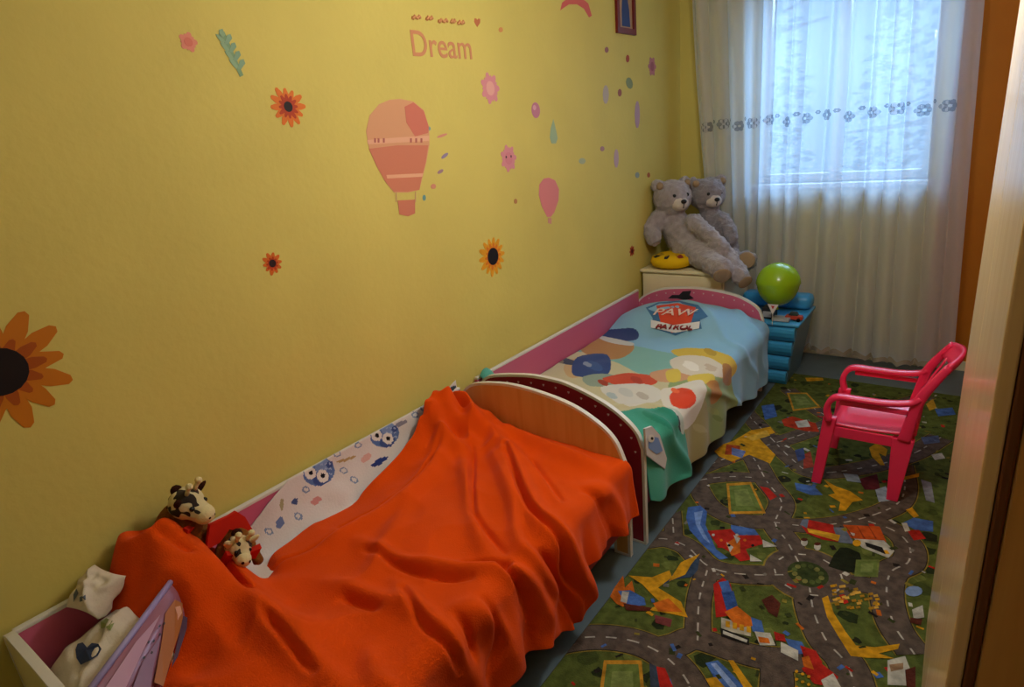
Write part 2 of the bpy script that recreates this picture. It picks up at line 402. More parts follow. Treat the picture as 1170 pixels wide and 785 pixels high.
rp(6, [(870, 686), (882, 680), (892, 690), (888, 706), (878, 700)], Br)
# yellow stream and scattered rocks
rp(6, [(939, 684), (946, 681), (952, 700), (966, 722), (978, 738), (1000, 740), (1028, 736), (1026, 742), (1004, 747), (1022, 753), (990, 752), (972, 750), (958, 728), (945, 706)], Yl)
for i in range(46):
    x, y = rr.uniform(948, 1004), rr.uniform(668, 695)
    if y > 667+(x-948)*.16: rp(7, [(x, y), (x+5, y-1), (x+6, y+2), (x+1, y+2.6)], rr.choice([Yl, 'a87c22', 'd8a848', '4a4424']))
# swimming pool and book shaped house at the near edge
rp(6, [(806, 758), (820, 755), (836, 770), (850, 786), (846, 800), (825, 790)], Bl); rp(7, [(812, 759), (818, 758), (842, 785), (836, 788)], '8fa6d6')
rp(6, [(832, 755), (838, 755), (860, 786), (858, 800), (846, 780)], Yl); rp(6, [(806, 776), (818, 774), (832, 790), (820, 800)], Yl)
rp(6, [(742, 758), (750, 762), (756, 800), (744, 800)], '3c4656'); rp(7, [(750, 762), (760, 764), (775, 800), (756, 800)], Rd)
rp(6, [(1014, 755), (1034, 750), (1040, 765), (1036, 784), (1014, 783)], Wh); rp(7, [(1016, 760), (1032, 758), (1032, 765), (1018, 768)], '9c7a5c'); rp(7, [(1034, 766), (1046, 762), (1046, 790), (1036, 790)], Br)
# right edge
rp(6, [(1031, 598), (1044, 592), (1066, 596), (1066, 608), (1046, 606)], Bl); rp(7, [(1036, 606), (1050, 606), (1058, 616), (1044, 618)], Rd); rp(7, [(1030, 598), (1036, 598), (1040, 607), (1034, 608)], Wh)
rp(6, ell(1044, 676, 10, 6, 12), '7f97c0'); rp(6, [(1042, 697), (1054, 692), (1056, 706), (1044, 708)], Wh); rp(7, [(1040, 706), (1054, 708), (1052, 715), (1040, 712)], Br)
rp(6, [(1035, 583), (1042, 580), (1050, 590), (1044, 592)], Yl); rp(6, [(1030, 546), (1050, 541), (1050, 545), (1032, 549)], Yl); rp(6, [(1052, 548), (1064, 552), (1068, 575), (1058, 572)], '8f8f94')
# beyond: around and under the chair
rp(6, [(816, 516), (826, 508), (838, 504), (858, 492), (880, 488), (886, 495), (866, 500), (876, 510), (886, 520), (880, 530), (856, 520), (836, 528), (822, 522)], Yl)
rp(7, [(830, 508), (846, 510), (844, 520), (828, 520)], 'b04a24'); rp(8, [(836, 512), (852, 516), (848, 524), (836, 520)], '6f7fb0'); rp(7, [(852, 500), (876, 492), (880, 498), (860, 504)], 'e0b040')
rp(6, [(870, 464), (884, 462), (888, 476), (874, 480)], Bl); rp(6, [(893, 480), (905, 476), (932, 484), (936, 494), (920, 493), (896, 487)], 'b83a1e'); rp(7, [(908, 482), (922, 480), (926, 488), (912, 489)], Wh)
rp(6, [(920, 432), (940, 432), (941, 435), (922, 436)], Yl); rp(6, [(993, 512), (1002, 506), (1014, 514), (1012, 522), (1004, 518), (1011, 532), (1006, 532), (996, 522)], Yl)
rp(6, [(941, 548), (955, 556), (972, 562), (986, 572), (974, 574), (966, 584), (958, 584), (960, 574), (946, 566), (954, 564)], Yl); rp(6, [(908, 552), (930, 556), (940, 566), (926, 566), (910, 560)], Bl)
rp(6, [(868, 556), (878, 558), (888, 568), (880, 572)], Rd); rp(6, [(918, 520), (926, 516), (930, 534), (918, 536)], 'a04030'); rp(7, [(908, 515), (918, 512), (920, 524), (912, 528)], '3f4f80')
rp(6, [(980, 548), (1002, 542), (1006, 560), (988, 560)], '5a1f24'); rp(6, [(963, 541), (980, 543), (984, 552), (968, 550)], '8f9aa6'); rp(6, [(1000, 560), (1012, 556), (1020, 572), (1004, 574)], '9aa6b8')
rp(6, [(1064, 520), (1076, 518), (1080, 524), (1068, 526)], Wh); rp(6, [(1068, 468), (1088, 466), (1092, 474), (1072, 476)], Bl); rp(6, [(1058, 462), (1066, 456), (1070, 466), (1062, 470)], 'c99a2c'); rp(6, [(1052, 500), (1072, 498), (1074, 506), (1056, 508)], '5d6b90')
for i in range(420):      # small houses, cars and signs all over
    x, y = rr.uniform(RXa+.05, RXb-.05), rr.uniform(RYa+.05, RYb-.05); a = rr.uniform(0, 3.1); w_, h_ = rr.uniform(.004, .016), rr.uniform(.003, .010)
    rp(5 if rr.random() < .7 else 6, [(x+u*w_*math.cos(a)-v*h_*math.sin(a), y+u*w_*math.sin(a)+v*h_*math.cos(a)) for u, v in ((-1, -1), (1, -1), (1, 1), (-1, 1))], rr.choice([Yl, Rd, Bl, Wh, Or, '7f7a70', '2a2420', '2a2420', '8a7c30', '394020', '394020']), False)
V, Fc, Cc = [], [], []
for n_, (lay, P, c) in enumerate(sorted(RP, key=lambda t: t[0])):
    a = sum(P[i-1][0]*P[i][1]-P[i][0]*P[i-1][1] for i in range(len(P)))
    if abs(a) < 1e-9: continue
    P0 = P
    if a < 0: P = P[::-1]
    k = len(V); V += [(x, y, .0083+lay*.0004+(ZOFF.get(id(P0), 0) or (n_ % 40)*8e-6)) for x, y in P]; Fc.append(list(range(k, k+len(P)))); Cc.append(c)
me = bpy.data.meshes.new('printed_pile'); me.from_pydata(V, [], Fc); face_colors(me, Cc)
link('printed_pile', me, RUGM, rug)

# ------------------------------------------------------------------ beds
def arch(pts, n=6): return [tuple(p) for p in spline(pts, n)]
def board(parent, name, y0, th, outline, inner_mat, edge_w=.011, edge_mat=WHITE, notch=.11, leg=.07):
    """outline: x,z of the top edge from left to right; legs run down to the floor on both sides"""
    xl, xr = outline[0][0], outline[-1][0]
    lp = [(xl, 0)] + [(xl+leg, 0), (xl+leg, notch), (xr-leg, notch), (xr-leg, 0)] + [(xr, 0)] + outline[::-1]
    inn = offset_loop(lp, edge_w)
    P = lambda L, y: [(a, y, c) for a, c in L]
    MB().prism(P(inn, y0+.001), (0, th-.002, 0)).build(name, inner_mat, parent)
    m = MB(); m.prism(P(lp, y0), (0, th, 0), hole=P(inn, y0)); m.build('edge_banding', edge_mat, parent)
def rail(parent, name, x0, y0, y1, z0, z1):
    MB().box((x0, y0, z0), (x0+.016, y1, z1-.012), 0).build(name, PINK if z1 > .4 else PINK_SHADED, parent)
    MB().box((x0-.001, y0, z1-.012), (x0+.018, y1, z1), .003).build('edge_banding', WHITE, parent)
SHEETW = mat('mattress_cotton', 'd9d4cc', .9, .1, bump=.15, bscale=120)
def bed(loc, label, y0, y1, nearout, farout, nearmat, farmat, th=.02):
    b_ = empty('childs_bed', loc, label, 'bed', "children's beds end to end along the yellow wall")
    board(b_, 'headboard', y0, th, nearout, nearmat); board(b_, 'footboard', y1-th, th, farout, farmat)
    rail(b_, 'side_rail', .012, y0+th, y1-th, .14, .585); rail(b_, 'side_rail', .800, y0+th, y1-th, .13, .33)
    m = MB(); m.box((.03, y0+th, .15), (.798, y1-th, .17), .003)
    m.build('bed_base', BEECH, b_)
    m = MB(); m.box((.035, y0+th+.005, .171), (.795, y1-th-.005, .395), .03); m.build('mattress', SHEETW, b_, True)
    for x, y in ((.06, (y0*2+y1)/3), (.74, (y0*2+y1)/3), (.06, (y0+2*y1)/3), (.74, (y0+2*y1)/3)):
        MB().box((x-.02, y-.02, 0), (x+.02, y+.02, .15), .003).build('leg', BEECH, b_)
    return b_
outA = arch([(.022, .545), (.085, .605), (.20, .635), (.36, .645), (.57, .617), (.70, .565), (.78, .50), (.825, .40)]) + [(.83, .33)]
outB = arch([(.008, .50), (.055, .565), (.12, .617), (.31, .652), (.44, .655), (.53, .645), (.66, .605), (.75, .56), (.82, .50), (.848, .43)]) + [(.85, .36)]
outC = arch([(.006, .49), (.06, .545), (.15, .59), (.25, .612), (.43, .623), (.62, .602), (.72, .568), (.79, .52), (.818, .455)]) + [(.822, .40)]
outN = arch([(.010, .52), (.03, .59), (.15, .612), (.43, .625), (.66, .605), (.78, .53), (.825, .40)]) + [(.83, .33)]
bed((.42, 1.0, 0), 'nearer wooden child bed with a beech footboard, heaped with the orange blanket', .165, 1.845, outN, outA, CREAM, BEECH)
far_bed = bed((.42, 2.8, 0), 'farther pink child bed with white edges under the printed blue and green blanket', 1.925, 3.63, outB, outC, PINK_SHADED, PINK)
# white dots on the pink boards
def dots(y, out, n, nrm, inset):
    L = offset_loop([(out[0][0], .0), (out[-1][0], .0)] + out[::-1], inset)[2:]
    P = spline(L, 4); acc = 0; lastp = P[0]; tgt = .05
    for p in P[1:]:
        acc += np.linalg.norm(p-lastp); lastp = p
        if acc > tgt:
            tgt += .062
            h = [(p[0]+.0052*a, y, p[1]+.0052*c) for a, c in ((0, -1.1), (.9, 0), (.8, .7), (.35, .9), (0, .45), (-.35, .9), (-.8, .7), (-.9, 0))]
            MB().prism(h, (0, nrm*.001, 0)).build('printed_heart', mat('dot_white', 'c9b4b4', .5), far_bed)
dots(1.9262, outB, 14, -1, .035); dots(3.6112, outC, 14, -1, .035)
q = [onY(p[0], p[1], 3.6105) for p in ((763, 341), (768, 337), (776, 337), (780, 333), (790, 332), (788, 337), (793, 341), (782, 343), (774, 341))]
MB().prism([tuple(v) for v in q], (0, -.001, 0)).build('printed_motif', mat('motif_black', '22202a', .5), far_bed)

# ------------------------------------------------------------------ cloth built as grids
def grid_mesh(name, pos, mtl, cols=None, thick=.004, sub=0):
    n, k, _ = pos.shape
    V = pos.reshape(-1, 3); i = np.arange(n-1)[:, None]*k + np.arange(k-1)[None]
    Fq = np.stack([i, i+k, i+k+1, i+1], -1).reshape(-1, 4)
    me = bpy.data.meshes.new(name); me.from_pydata(V.tolist(), [], Fq.tolist()); me.update()
    if cols is not None: face_colors(me, cols)
    o = link(name, me, mtl, None, True)
    if sub:
        s = o.modifiers.new('sub', 'SUBSURF'); s.levels = s.render_levels = sub
    if thick:
        s = o.modifiers.new('sol', 'SOLIDIFY'); s.thickness = thick; s.offset = -1
    apply_mods(o); o.data.polygons.foreach_set('use_smooth', [True]*len(o.data.polygons))
    return o
def interp(v, xs, ys): return np.interp(v, xs, ys)
def cuv(p, zt, xr):                # picture point -> (s, y) on a cloth that lies at zt and turns down beyond xr
    a = onZ(p[0], p[1], zt)
    if a.x <= xr: return (a.x, a.y)
    a = onX(p[0], p[1], xr+.05); return (xr+max(0, zt-a.z), a.y)
def ridge(Sg, Yg, px, w, zt, xr, uv=False):      # smooth bump along a polyline, fading at both ends
    P = np.array([p if uv else cuv(p, zt, xr) for p in px]); P = np.array(spline(P, 5))
    best = np.full(Sg.shape, 9.); tt = np.zeros(Sg.shape)
    for i in range(len(P)-1):
        a, d = P[i], P[i+1]-P[i]; L = d.dot(d)+1e-12
        t = np.clip(((Sg-a[0])*d[0]+(Yg-a[1])*d[1])/L, 0, 1)
        q = np.hypot(Sg-a[0]-t*d[0], Yg-a[1]-t*d[1]); k = q < best
        best = np.where(k, q, best); tt = np.where(k, (i+t)/(len(P)-1), tt)
    return np.exp(-(best/w)**2)*np.clip(4*np.minimum(tt+.06, 1.06-tt), 0, 1)**.7
def nz(Sg, Yg, sc, seed=0):
    return np.array([[noise.noise((a*sc, b_*sc, seed)) for a, b_ in zip(r, q)] for r, q in zip(Sg, Yg)])
def drape(Sg, Yg, H, zt, xr, rad=.05, flare=.12, hx=None):
    """s <= xr flat, then a rounded turn, then hanging; H lifts along the surface normal"""
    al = np.clip((Sg-xr)/rad, 0, math.pi/2-flare); hang = np.maximum(0, Sg-xr-rad*(math.pi/2-flare))
    X = np.minimum(Sg, xr) + rad*np.sin(al) + hang*math.sin(flare); Z = zt - rad*(1-np.cos(al)) - hang*math.cos(flare)
    nx, nzv = np.sin(al), np.cos(al)
    return np.stack([X+H*nx, Yg, Z+H*nzv], -1)

# ---- orange fleece blanket on the near bed
ZT, XR = .425, .79
ORG = mat('orange_fleece', 'dd4a00', .9, .12, nz=.06, nscale=6, bump=.35, bscale=260, sheen=.05)
ns, nt_ = 140, 190
yh = [.1, .5, .9, 1.0, 1.12, 1.24, 1.31, 1.36, 1.42, 1.5, 1.63, 1.74, 1.83, 2]
zh = [.10, .10, .12, .125, .12, .09, .055, .07, .16, .19, .18, .17, .165, .16]
tg = np.linspace(0, 1, nt_)
pos_s = np.zeros((ns, nt_)); pos_y = np.zeros((ns, nt_))
ss = np.linspace(0, 1, ns)
for j, t in enumerate(tg):
    # left edge, near edge, far edge and hem bound the cloth
    yL = .405 + t*(1.80-.405); yR = .17 + t*(1.838-.17)
    sL = interp(yL, [.4, .65, .72, .8, .95, 1.14, 1.46, 1.70, 1.8], [.03, .035, .10, .125, .10, .10, .09, .06, .075])
    sR = XR + (ZT - interp(yR, yh, zh))
    pos_s[:, j] = sL + (sR-sL)*ss
    f = np.clip(pos_s[:, j]/.5, 0, 1)
    pos_y[:, j] = yL + (yR-yL)*f
Sg, Yg = pos_s, pos_y
R_ = lambda px, w, uv=False: ridge(Sg, Yg, px, w, ZT, XR, uv)
H = .012*nz(Sg, Yg, 3.2, 1) + .006*nz(Sg, Yg, 8, 5)
top = np.clip(1-(Sg-XR)/.06, 0, 1)
# lump over the pillow by the wall, and the bunch on the rail by the footboard
g = lambda cx, cy, rx, ry, p=2: np.exp(-(np.abs((Sg-cx)/rx)**p + np.abs((Yg-cy)/ry)**p))
H += .245*g(.05, .50, .17, .135, 2.6) + .10*g(.22, .52, .14, .10) + .05*g(.35, .62, .22, .05)
H += .175*g(.09, 1.66, .13, .16, 2.4) + .05*g(.20, 1.72, .12, .07) + .075*g(.05, 1.42, .07, .22) + .03*g(.2, 1.5, .18, .2)
H -= .10*g(.12, .72, .055, .045)                                   # hollow where the second toy sits
H += .02*g(.45, 1.1, .35, .6)
rid = lambda sc, sd: .5-np.abs(nz(Sg, Yg, sc, sd))*2
H += .045*rid(9, 21)*g(.14, 1.64, .20, .17) + .040*rid(8, 23)*g(.16, .50, .26, .16) + .008*rid(5, 27)
H -= .07*g(.19, 1.60, .045, .035) + .04*g(.13, 1.52, .03, .05)
bun = (nz(Sg, Yg, 16, 9)*.035)*g(.13, 1.66, .16, .14) + (nz(Sg, Yg, 11, 4)*.03)*g(.12, .5, .2, .14)
H += bun
for px, w, a in (
    ([(572, 505), (590, 545), (618, 600), (645, 650), (664, 700), (660, 735)], .045, .050),
    ([(560, 520), (585, 580), (612, 640), (632, 690)], .022, .024),
    ([(548, 490), (585, 500), (640, 520), (690, 538)], .035, .026),
    ([(540, 500), (600, 535), (660, 570)], .03, .016),
    ([(528, 510), (535, 560), (545, 610), (560, 640)], .028, .022),
    ([(515, 510), (490, 550), (440, 590), (380, 625)], .035, .026),
    ([(505, 495), (470, 515), (420, 545), (370, 580), (330, 605)], .03, .030),
    ([(480, 560), (450, 610), (425, 660)], .03, .012),
    ([(410, 625), (470, 650), (540, 655), (585, 655), (605, 675), (618, 720), (610, 770)], .026, .026),
    ([(380, 670), (430, 685), (480, 705)], .028, .020),
    ([(450, 668), (480, 700), (520, 755), (535, 790)], .028, .022),
    ([(540, 690), (570, 730), (580, 780)], .03, .024),
    ([(690, 560), (705, 590), (705, 625)], .035, .02),
    ([(300, 735), (350, 760), (400, 800)], .035, .025),
    ([(190, 640), (240, 655), (280, 672), (300, 690)], .03, .03),
    ([(310, 650), (350, 640), (400, 615)], .03, .016),
    ([(230, 700), (300, 720), (380, 730)], .05, .02),
    ([(420, 740), (450, 780), (470, 820)], .03, .02),
    ): H += 1.15*a*R_(px, w)
for px, w, a in (
    ([(578, 523), (607, 590), (637, 650), (653, 692)], .013, .030),
    ([(498, 512), (470, 521), (428, 549), (396, 577), (340, 608)], .011, .024),
    ([(507, 523), (477, 556), (435, 583), (390, 606)], .010, .020),
    ([(541, 520), (541, 580), (547, 600), (577, 633)], .012, .020),
    ([(530, 648), (577, 646), (590, 663), (603, 712), (598, 760)], .012, .028),
    ([(417, 633), (480, 660), (540, 664)], .012, .018),
    ([(390, 683), (433, 697)], .014, .018),
    ([(460, 676), (490, 723), (523, 775)], .012, .020),
    ([(307, 723), (330, 745), (362, 778)], .012, .022),
    ([(200, 660), (253, 677), (293, 702)], .014, .035),
    ([(207, 705), (243, 704)], .012, .016),
    ([(307, 650), (353, 632), (392, 610)], .011, .020),
    ([(607, 530), (643, 575)], .012, .014), ([(668, 560), (690, 600), (700, 625)], .018, .02),
    ([(512, 488), (520, 496), (540, 500)], .014, .05), ([(215, 640), (240, 655)], .012, .02),
    ([(622, 640), (640, 690), (648, 725)], .012, .024), ([(560, 700), (566, 740), (556, 780)], .016, .02), ([(535, 715), (540, 760)], .012, .016),
    ): H -= 1.75*a*R_(px, w*.8)
hang = np.clip((Sg-XR-.05)/.2, 0, 1)
H += hang*(.012*np.sin(Yg*38+Sg*6) + .008*np.sin(Yg*71+1.3))
H = np.maximum(H, -.020)
P = drape(Sg, Yg, H, ZT, XR)
# near the wall the cloth keeps off the wall and rests on the rail
P[..., 0] = np.maximum(P[..., 0], .022)
ob = grid_mesh('blanket', P, ORG, None, .005, 1)
tag(ob, 'crumpled plain orange fleece blanket thrown over the nearer bed', 'blanket')

# ---- printed blanket on the far bed
ZB, XB = .425, .80
ns, nt_ = 240, 330
Tg, Ug = np.meshgrid(np.linspace(0, 1, nt_), np.linspace(0, 1, ns))
Yb = 1.955 + Tg*(3.60-1.955)
hem = interp(Yb, [1.9, 2.0, 2.1, 2.4, 2.84, 2.86, 2.95, 3.2, 3.45, 3.6], [.20, .14, .125, .11, .085, .17, .16, .10, .09, .12])
sR = XB + (ZB-hem); sL = .035
Sb = sL + (sR-sL)*Ug
Yg2 = Yb + .0*Sb
H = .008*nz(Sb, Yb, 3, 11) + .004*nz(Sb, Yb, 9, 12)
R2 = lambda px, w: ridge(Sb, Yb, px, w, ZB, XB)
g2 = lambda cx, cy, rx, ry, p=2: np.exp(-(np.abs((Sb-cx)/rx)**p + np.abs((Yb-cy)/ry)**p))
H += .125*g2(.39, 3.44, .39, .22, 3.5) + .02*g2(.68, 3.2, .25, .2) + .19*g2(.03, 1.995, .075, .09, 2.4) + .01*g2(.5, 2.6, .3, .4)
for px, w, a in (([(812, 345), (845, 370), (865, 395), (866, 430)], .03, .02), ([(740, 352), (800, 372), (850, 400), (860, 440)], .025, .012), ([(730, 470), (765, 500), (778, 540), (770, 565)], .03, .025), ([(700, 465), (745, 465), (775, 490)], .02, .012), ([(800, 440), (835, 462), (838, 490)], .02, .014)):
    H += a*R2(px, w)
hang = np.clip((Sb-XB-.04)/.2, 0, 1)
H += hang*(.012*np.sin(Yb*26+Sb*5) + .02*g2(1.05, 3.3, .25, .2))
H = np.maximum(H, -.015)
Pb = drape(Sb, Yg2, H, ZB, XB, .045, .10)
from mathutils.bvhtree import BVHTree
i_ = (np.arange(ns-1)[:, None]*nt_ + np.arange(nt_-1)[None])
BV = BVHTree.FromPolygons(Pb.reshape(-1, 3).tolist(), np.stack([i_, i_+nt_, i_+nt_+1, i_+1], -1).reshape(-1, 4).tolist())
def buv(p):                       # picture point -> place on the throw itself
    q, n, i, d = BV.ray_cast(EYE, ray(*p))
    if q is None: return cuv(p, ZB, XB)
    a, b_ = divmod(i, nt_-1); return (Sb[a, b_], Yb[a, b_])
c = np.zeros((ns-1, nt_-1, 3)); Sc = (Sb[1:, 1:]+Sb[:-1, :-1])/2; Yc = (Yb[1:, 1:]+Yb[:-1, :-1])/2
BLU, TEA, CRM, GRN = lin('86b6d2'), lin('4f9c8c'), lin('c9bd96'), lin('8f9c62')
c[:] = BLU
def paint(px, col, uv=False):
    poly = rounded([p if uv else buv(p) for p in px]); c[inside(poly, Sc, Yc)] = lin(col) if isinstance(col, str) else col
paint([(0, 2.92), (.55, 2.95), (.85, 2.90), (1.3, 2.86), (1.3, 1.9), (0, 1.9)], '7fb0a6', True)
paint([(0, 2.75), (.3, 2.72), (.55, 2.62), (.8, 2.78), (1.3, 2.84), (1.3, 1.9), (0, 1.9)], 'c6bd98', True)
paint([(.60, 2.98), (.80, 2.96), (1.3, 2.88), (1.3, 2.28), (.84, 2.30), (.70, 2.5)], '8fa36c', True)
paint([(.84, 2.55), (1.3, 2.62), (1.3, 2.25), (.84, 2.25)], 'a39a66', True)
paint([(0, 2.02), (.45, 2.08), (.70, 2.26), (.86, 2.30), (1.3, 2.33), (1.3, 1.9), (0, 1.9)], '3f9a86', True)
paint([(0, 2.2), (.16, 2.12), (.12, 1.9), (0, 1.9)], '55a394', True)
# printed shapes: patches of the colours of the print, plain and rounded
paint([(648, 414), (700, 398), (690, 416), (655, 432)], 'c9a878'); paint([(630, 405), (658, 412), (655, 417), (632, 412)], '3a4258')
paint([(664, 390), (690, 380), (722, 392), (722, 402), (705, 410), (680, 408), (664, 400)], 'b3804c')
paint([(676, 380), (700, 376), (727, 376), (727, 388), (705, 390), (690, 386)], '2c3f74'); paint([(686, 384), (722, 391), (720, 395), (690, 389)], 'c9c7c0')
paint([(660, 408), (694, 405), (697, 425), (680, 430), (655, 428)], '28447e')
paint([(668, 430), (700, 428), (704, 442), (690, 442), (672, 440)], '8fa090')
paint([(690, 432), (720, 426), (750, 430), (745, 440), (706, 440)], 'c8482a'); paint([(745, 425), (790, 420), (790, 432), (755, 436)], 'cf9a72')
paint([(768, 402), (780, 398), (812, 399), (838, 410), (842, 422), (834, 432), (812, 428), (790, 416)], 'd2b13e')
paint([(766, 412), (784, 406), (810, 408), (828, 420), (832, 430), (806, 430), (775, 424)], 'd9cdb8'); paint([(826, 416), (836, 422), (834, 440), (826, 436)], 'b07a3c')
paint([(762, 424), (776, 422), (778, 434), (764, 436)], 'd8be4a'); paint([(788, 430), (815, 428), (814, 438), (792, 440)], 'd8be4a')
paint([(688, 442), (730, 438), (756, 446), (752, 458), (720, 464), (700, 456)], 'd3d0c8')
paint([(756, 446), (768, 442), (800, 434), (808, 448), (800, 470), (790, 486), (778, 490), (770, 470), (758, 462)], 'd8d2c6')
paint(ell(781, 455, 15, 12, 20), 'd9421c'); paint([(808, 440), (820, 436), (822, 456), (812, 462)], 'b9803c')
paint([(772, 478), (777, 476), (782, 492), (777, 492)], '2a2a2e')
for x, y, r, cc in ((700, 452, 5, 'a9b8bc'), (716, 448, 7, 'c2c4c0'), (735, 452, 6, 'b8b0a4'), (690, 437, 5, 'a23c28'), (728, 434, 6, 'b03a24'), (680, 418, 8, '34558e'), (672, 416, 4, '8c98ae'), (790, 418, 8, 'ece4d6'), (812, 420, 6, 'c9b49a'), (640, 412, 4, '8f7f66'), (812, 402, 6, 'b8962e'), (772, 446, 4, 'ef6a3a'), (815, 470, 6, '9aa868'), (800, 490, 7, 'b0a878'), (820, 478, 5, '7f9458')):
    paint(ell(x, y, r*1.3, r*.6, 14, .4), cc)
paint([(735, 470), (760, 465), (775, 488), (774, 500), (760, 486)], '2f8a76'); paint([(764, 466), (769, 466), (782, 492), (779, 494)], 'b8c4b8')
BM = mat('printed_plush_throw', 'ffffff', .85, .15, bump=.25, bscale=240, attr=True, sheen=.15)
ob2 = grid_mesh('blanket', Pb, BM, c.reshape(-1, 3), .005, 0)
tag(ob2, 'light blue and green printed throw with a red shield badge, covering the farther bed', 'blanket')
# badge on the throw: blue wings, red shield, white ribbon and lettering
def surf(px, lift):
    s, y = cuv(px, ZB, XB); k = np.unravel_index(np.argmin((Sb-s)**2+(Yb-y)**2), Sb.shape); return Vector(Pb[k]) + Vector((0, 0, lift))
def on_cloth(px, lift):
    q, n, i, d = BV.ray_cast(EYE, ray(*px))
    if q is None: return surf(px, lift)
    return q + n.normalized()*lift*(1 if n.z > 0 else -1)
def flat(name, px, m, lift):
    pts = [on_cloth(p, lift) for p in px]
    k = len(pts); ring = []
    for i in range(k):
        for j in range(4): ring.append(on_cloth([px[i][t]+(px[(i+1) % k][t]-px[i][t])*j/4 for t in (0, 1)], lift))
    cpx = (sum(p[0] for p in px)/k, sum(p[1] for p in px)/k); half = []
    for i in range(k):
        for j in range(4):
            w_ = [px[i][t]+(px[(i+1) % k][t]-px[i][t])*j/4 for t in (0, 1)]; half.append(on_cloth([(w_[t]+cpx[t])/2 for t in (0, 1)], lift))
    m_ = MB(); A_ = [m_.b.verts.new(p) for p in ring]; B_ = [m_.b.verts.new(p) for p in half]; c0 = m_.b.verts.new(on_cloth(cpx, lift)); n_ = len(A_)
    for i in range(n_):
        j = (i+1) % n_; m_.b.faces.new((A_[i], A_[j], B_[j], B_[i])); m_.b.faces.new((B_[i], B_[j], c0))
    return m_.build(name, m, ob2)
flat('badge', [(738, 352), (752, 346), (776, 344), (798, 349), (809, 362), (800, 366), (802, 376), (786, 378), (772, 384), (758, 379), (744, 375), (746, 364)], mat('badge_blue', '3f6f9c', .8), .003)
flat('badge', [(750, 350), (774, 347), (795, 352), (790, 368), (782, 377), (768, 381), (756, 372)], mat('badge_red', 'd2482c', .8), .0045)
flat('badge', [(744, 366), (770, 372), (800, 368), (799, 376), (772, 381), (744, 375)], mat('badge_white', 'd8dadd', .8), .006)
def text_mesh(name, body, size, m, parent, o, ux, uy, thick=.001, align='CENTER'):
    cu = bpy.data.curves.new(name, 'FONT'); cu.body = body; cu.size = size; cu.align_x = align; cu.align_y = 'CENTER'; cu.extrude = thick/2; cu.offset = .0008
    t = bpy.data.objects.new(name, cu); COL.objects.link(t)
    me = bpy.data.meshes.new_from_object(t.evaluated_get(bpy.context.evaluated_depsgraph_get())); bpy.data.objects.remove(t)
    ux, uy = Vector(ux).normalized(), Vector(uy).normalized(); n = ux.cross(uy).normalized(); uy = n.cross(ux)
    me.transform(Matrix((ux, uy, n)).transposed().to_4x4()); me.transform(Matrix.Translation(Vector(o)))
    return link(name, me, m, parent)
a, b_, c_ = on_cloth((752, 360), .007), on_cloth((790, 361), .007), on_cloth((771, 349), .007)
text_mesh('lettering', 'PAW', .115, mat('badge_letter', 'e8c9b8', .8), ob2, on_cloth((771, 358), .0075), b_-a, c_-a)
text_mesh('lettering', 'PATROL', .060, mat('badge_letter_red', '8a2a2a', .8), ob2, on_cloth((771, 375), .0095), on_cloth((790, 374), .009)-on_cloth((750, 372), .009), c_-a, .010)

# ---- owl sheet: on the near mattress, up the wall-side rail
OS = mat('owl_cotton', 'ffffff', .9, .1, attr=True, bump=.15, bscale=140)
ns, nt_ = 120, 420
Tg, Ug = np.meshgrid(np.linspace(0, 1, nt_), np.linspace(0, 1, ns))
Yo = .235 + Tg*(1.80-.235)
ze = interp(Yo, [.2, .42, .60, .74, .86, .95, 1.2, 1.6, 1.72, 1.81], [.42, .43, .43, .47, .55, .592, .592, .594, .600, .63])
up = ze-.405
so = Ug*(up+.42)
x_ = np.where(so < up, .036+.05*(so/np.maximum(up, .01))**2, .086+(so-up)); z_ = np.where(so < up, ze-so*(1-.04), .41)
z_ = np.where(so < up, z_, ze-up+.004)
wr = .006*nz(so, Yo, 12, 3); P = np.stack([np.maximum(x_+wr, .033), Yo, z_+np.abs(wr)*.6], -1)
c = np.zeros((ns-1, nt_-1, 3)); c[:] = lin('dbd5d2'); Sc = (so[1:, 1:]+so[:-1, :-1])/2 - (up[1:, 1:]+up[:-1, :-1])/2; Yc = (Yo[1:, 1:]+Yo[:-1, :-1])/2
def ouv(px):
    a = onX(px[0], px[1], .055); return (.41-a.z, a.y)
def opaint(px, col): c[inside(rounded([ouv(p) for p in px], 3), Sc, Yc)] = lin(col)
def owl(cx, cy, r):
    opaint(ell(cx+3, cy-1, r*1.05, r*.8, 22, -.5), '5c76ac'); opaint(ell(cx+7, cy-8, r*.5, r*.4, 14, -.5), '7d96c6'); opaint(ell(cx+5, cy+7, r*.55, r*.38, 14, -.5), '42558e')
    opaint([(cx-r*.1, cy-r*.75), (cx+r*.15, cy-r*1.15), (cx+r*.4, cy-r*.7)], '42558e'); opaint([(cx+r*.6, cy-r*.55), (cx+r*1.1, cy-r*.7), (cx+r*.95, cy-r*.2)], '42558e')
    for k in range(9): opaint(ell(cx+r*(.35+.28*(k % 3)), cy+r*(-.55+.32*(k//3)), r*.10, r*.06, 8), '9fb2d6')
    for dx, dy in ((-r*.38, -r*.02), (r*.38, r*.2)):
        opaint(ell(cx+dx, cy+dy, r*.37, r*.40, 16), 'e6e2dc'); opaint(ell(cx+dx+.5, cy+dy, r*.14, r*.16, 10), '14141c')
owl(440, 498, 16); owl(365, 541, 18)
opaint([(434, 524), (444, 522), (432, 532), (424, 532)], '2f3f80'); opaint([(500, 452), (522, 441), (524, 445), (505, 455)], '3a4a52')
opaint([(456, 484), (466, 480), (468, 483), (458, 488)], '8a8a9a'); opaint([(390, 527), (408, 521), (408, 523.5), (391, 529.5)], 'b59a6a')
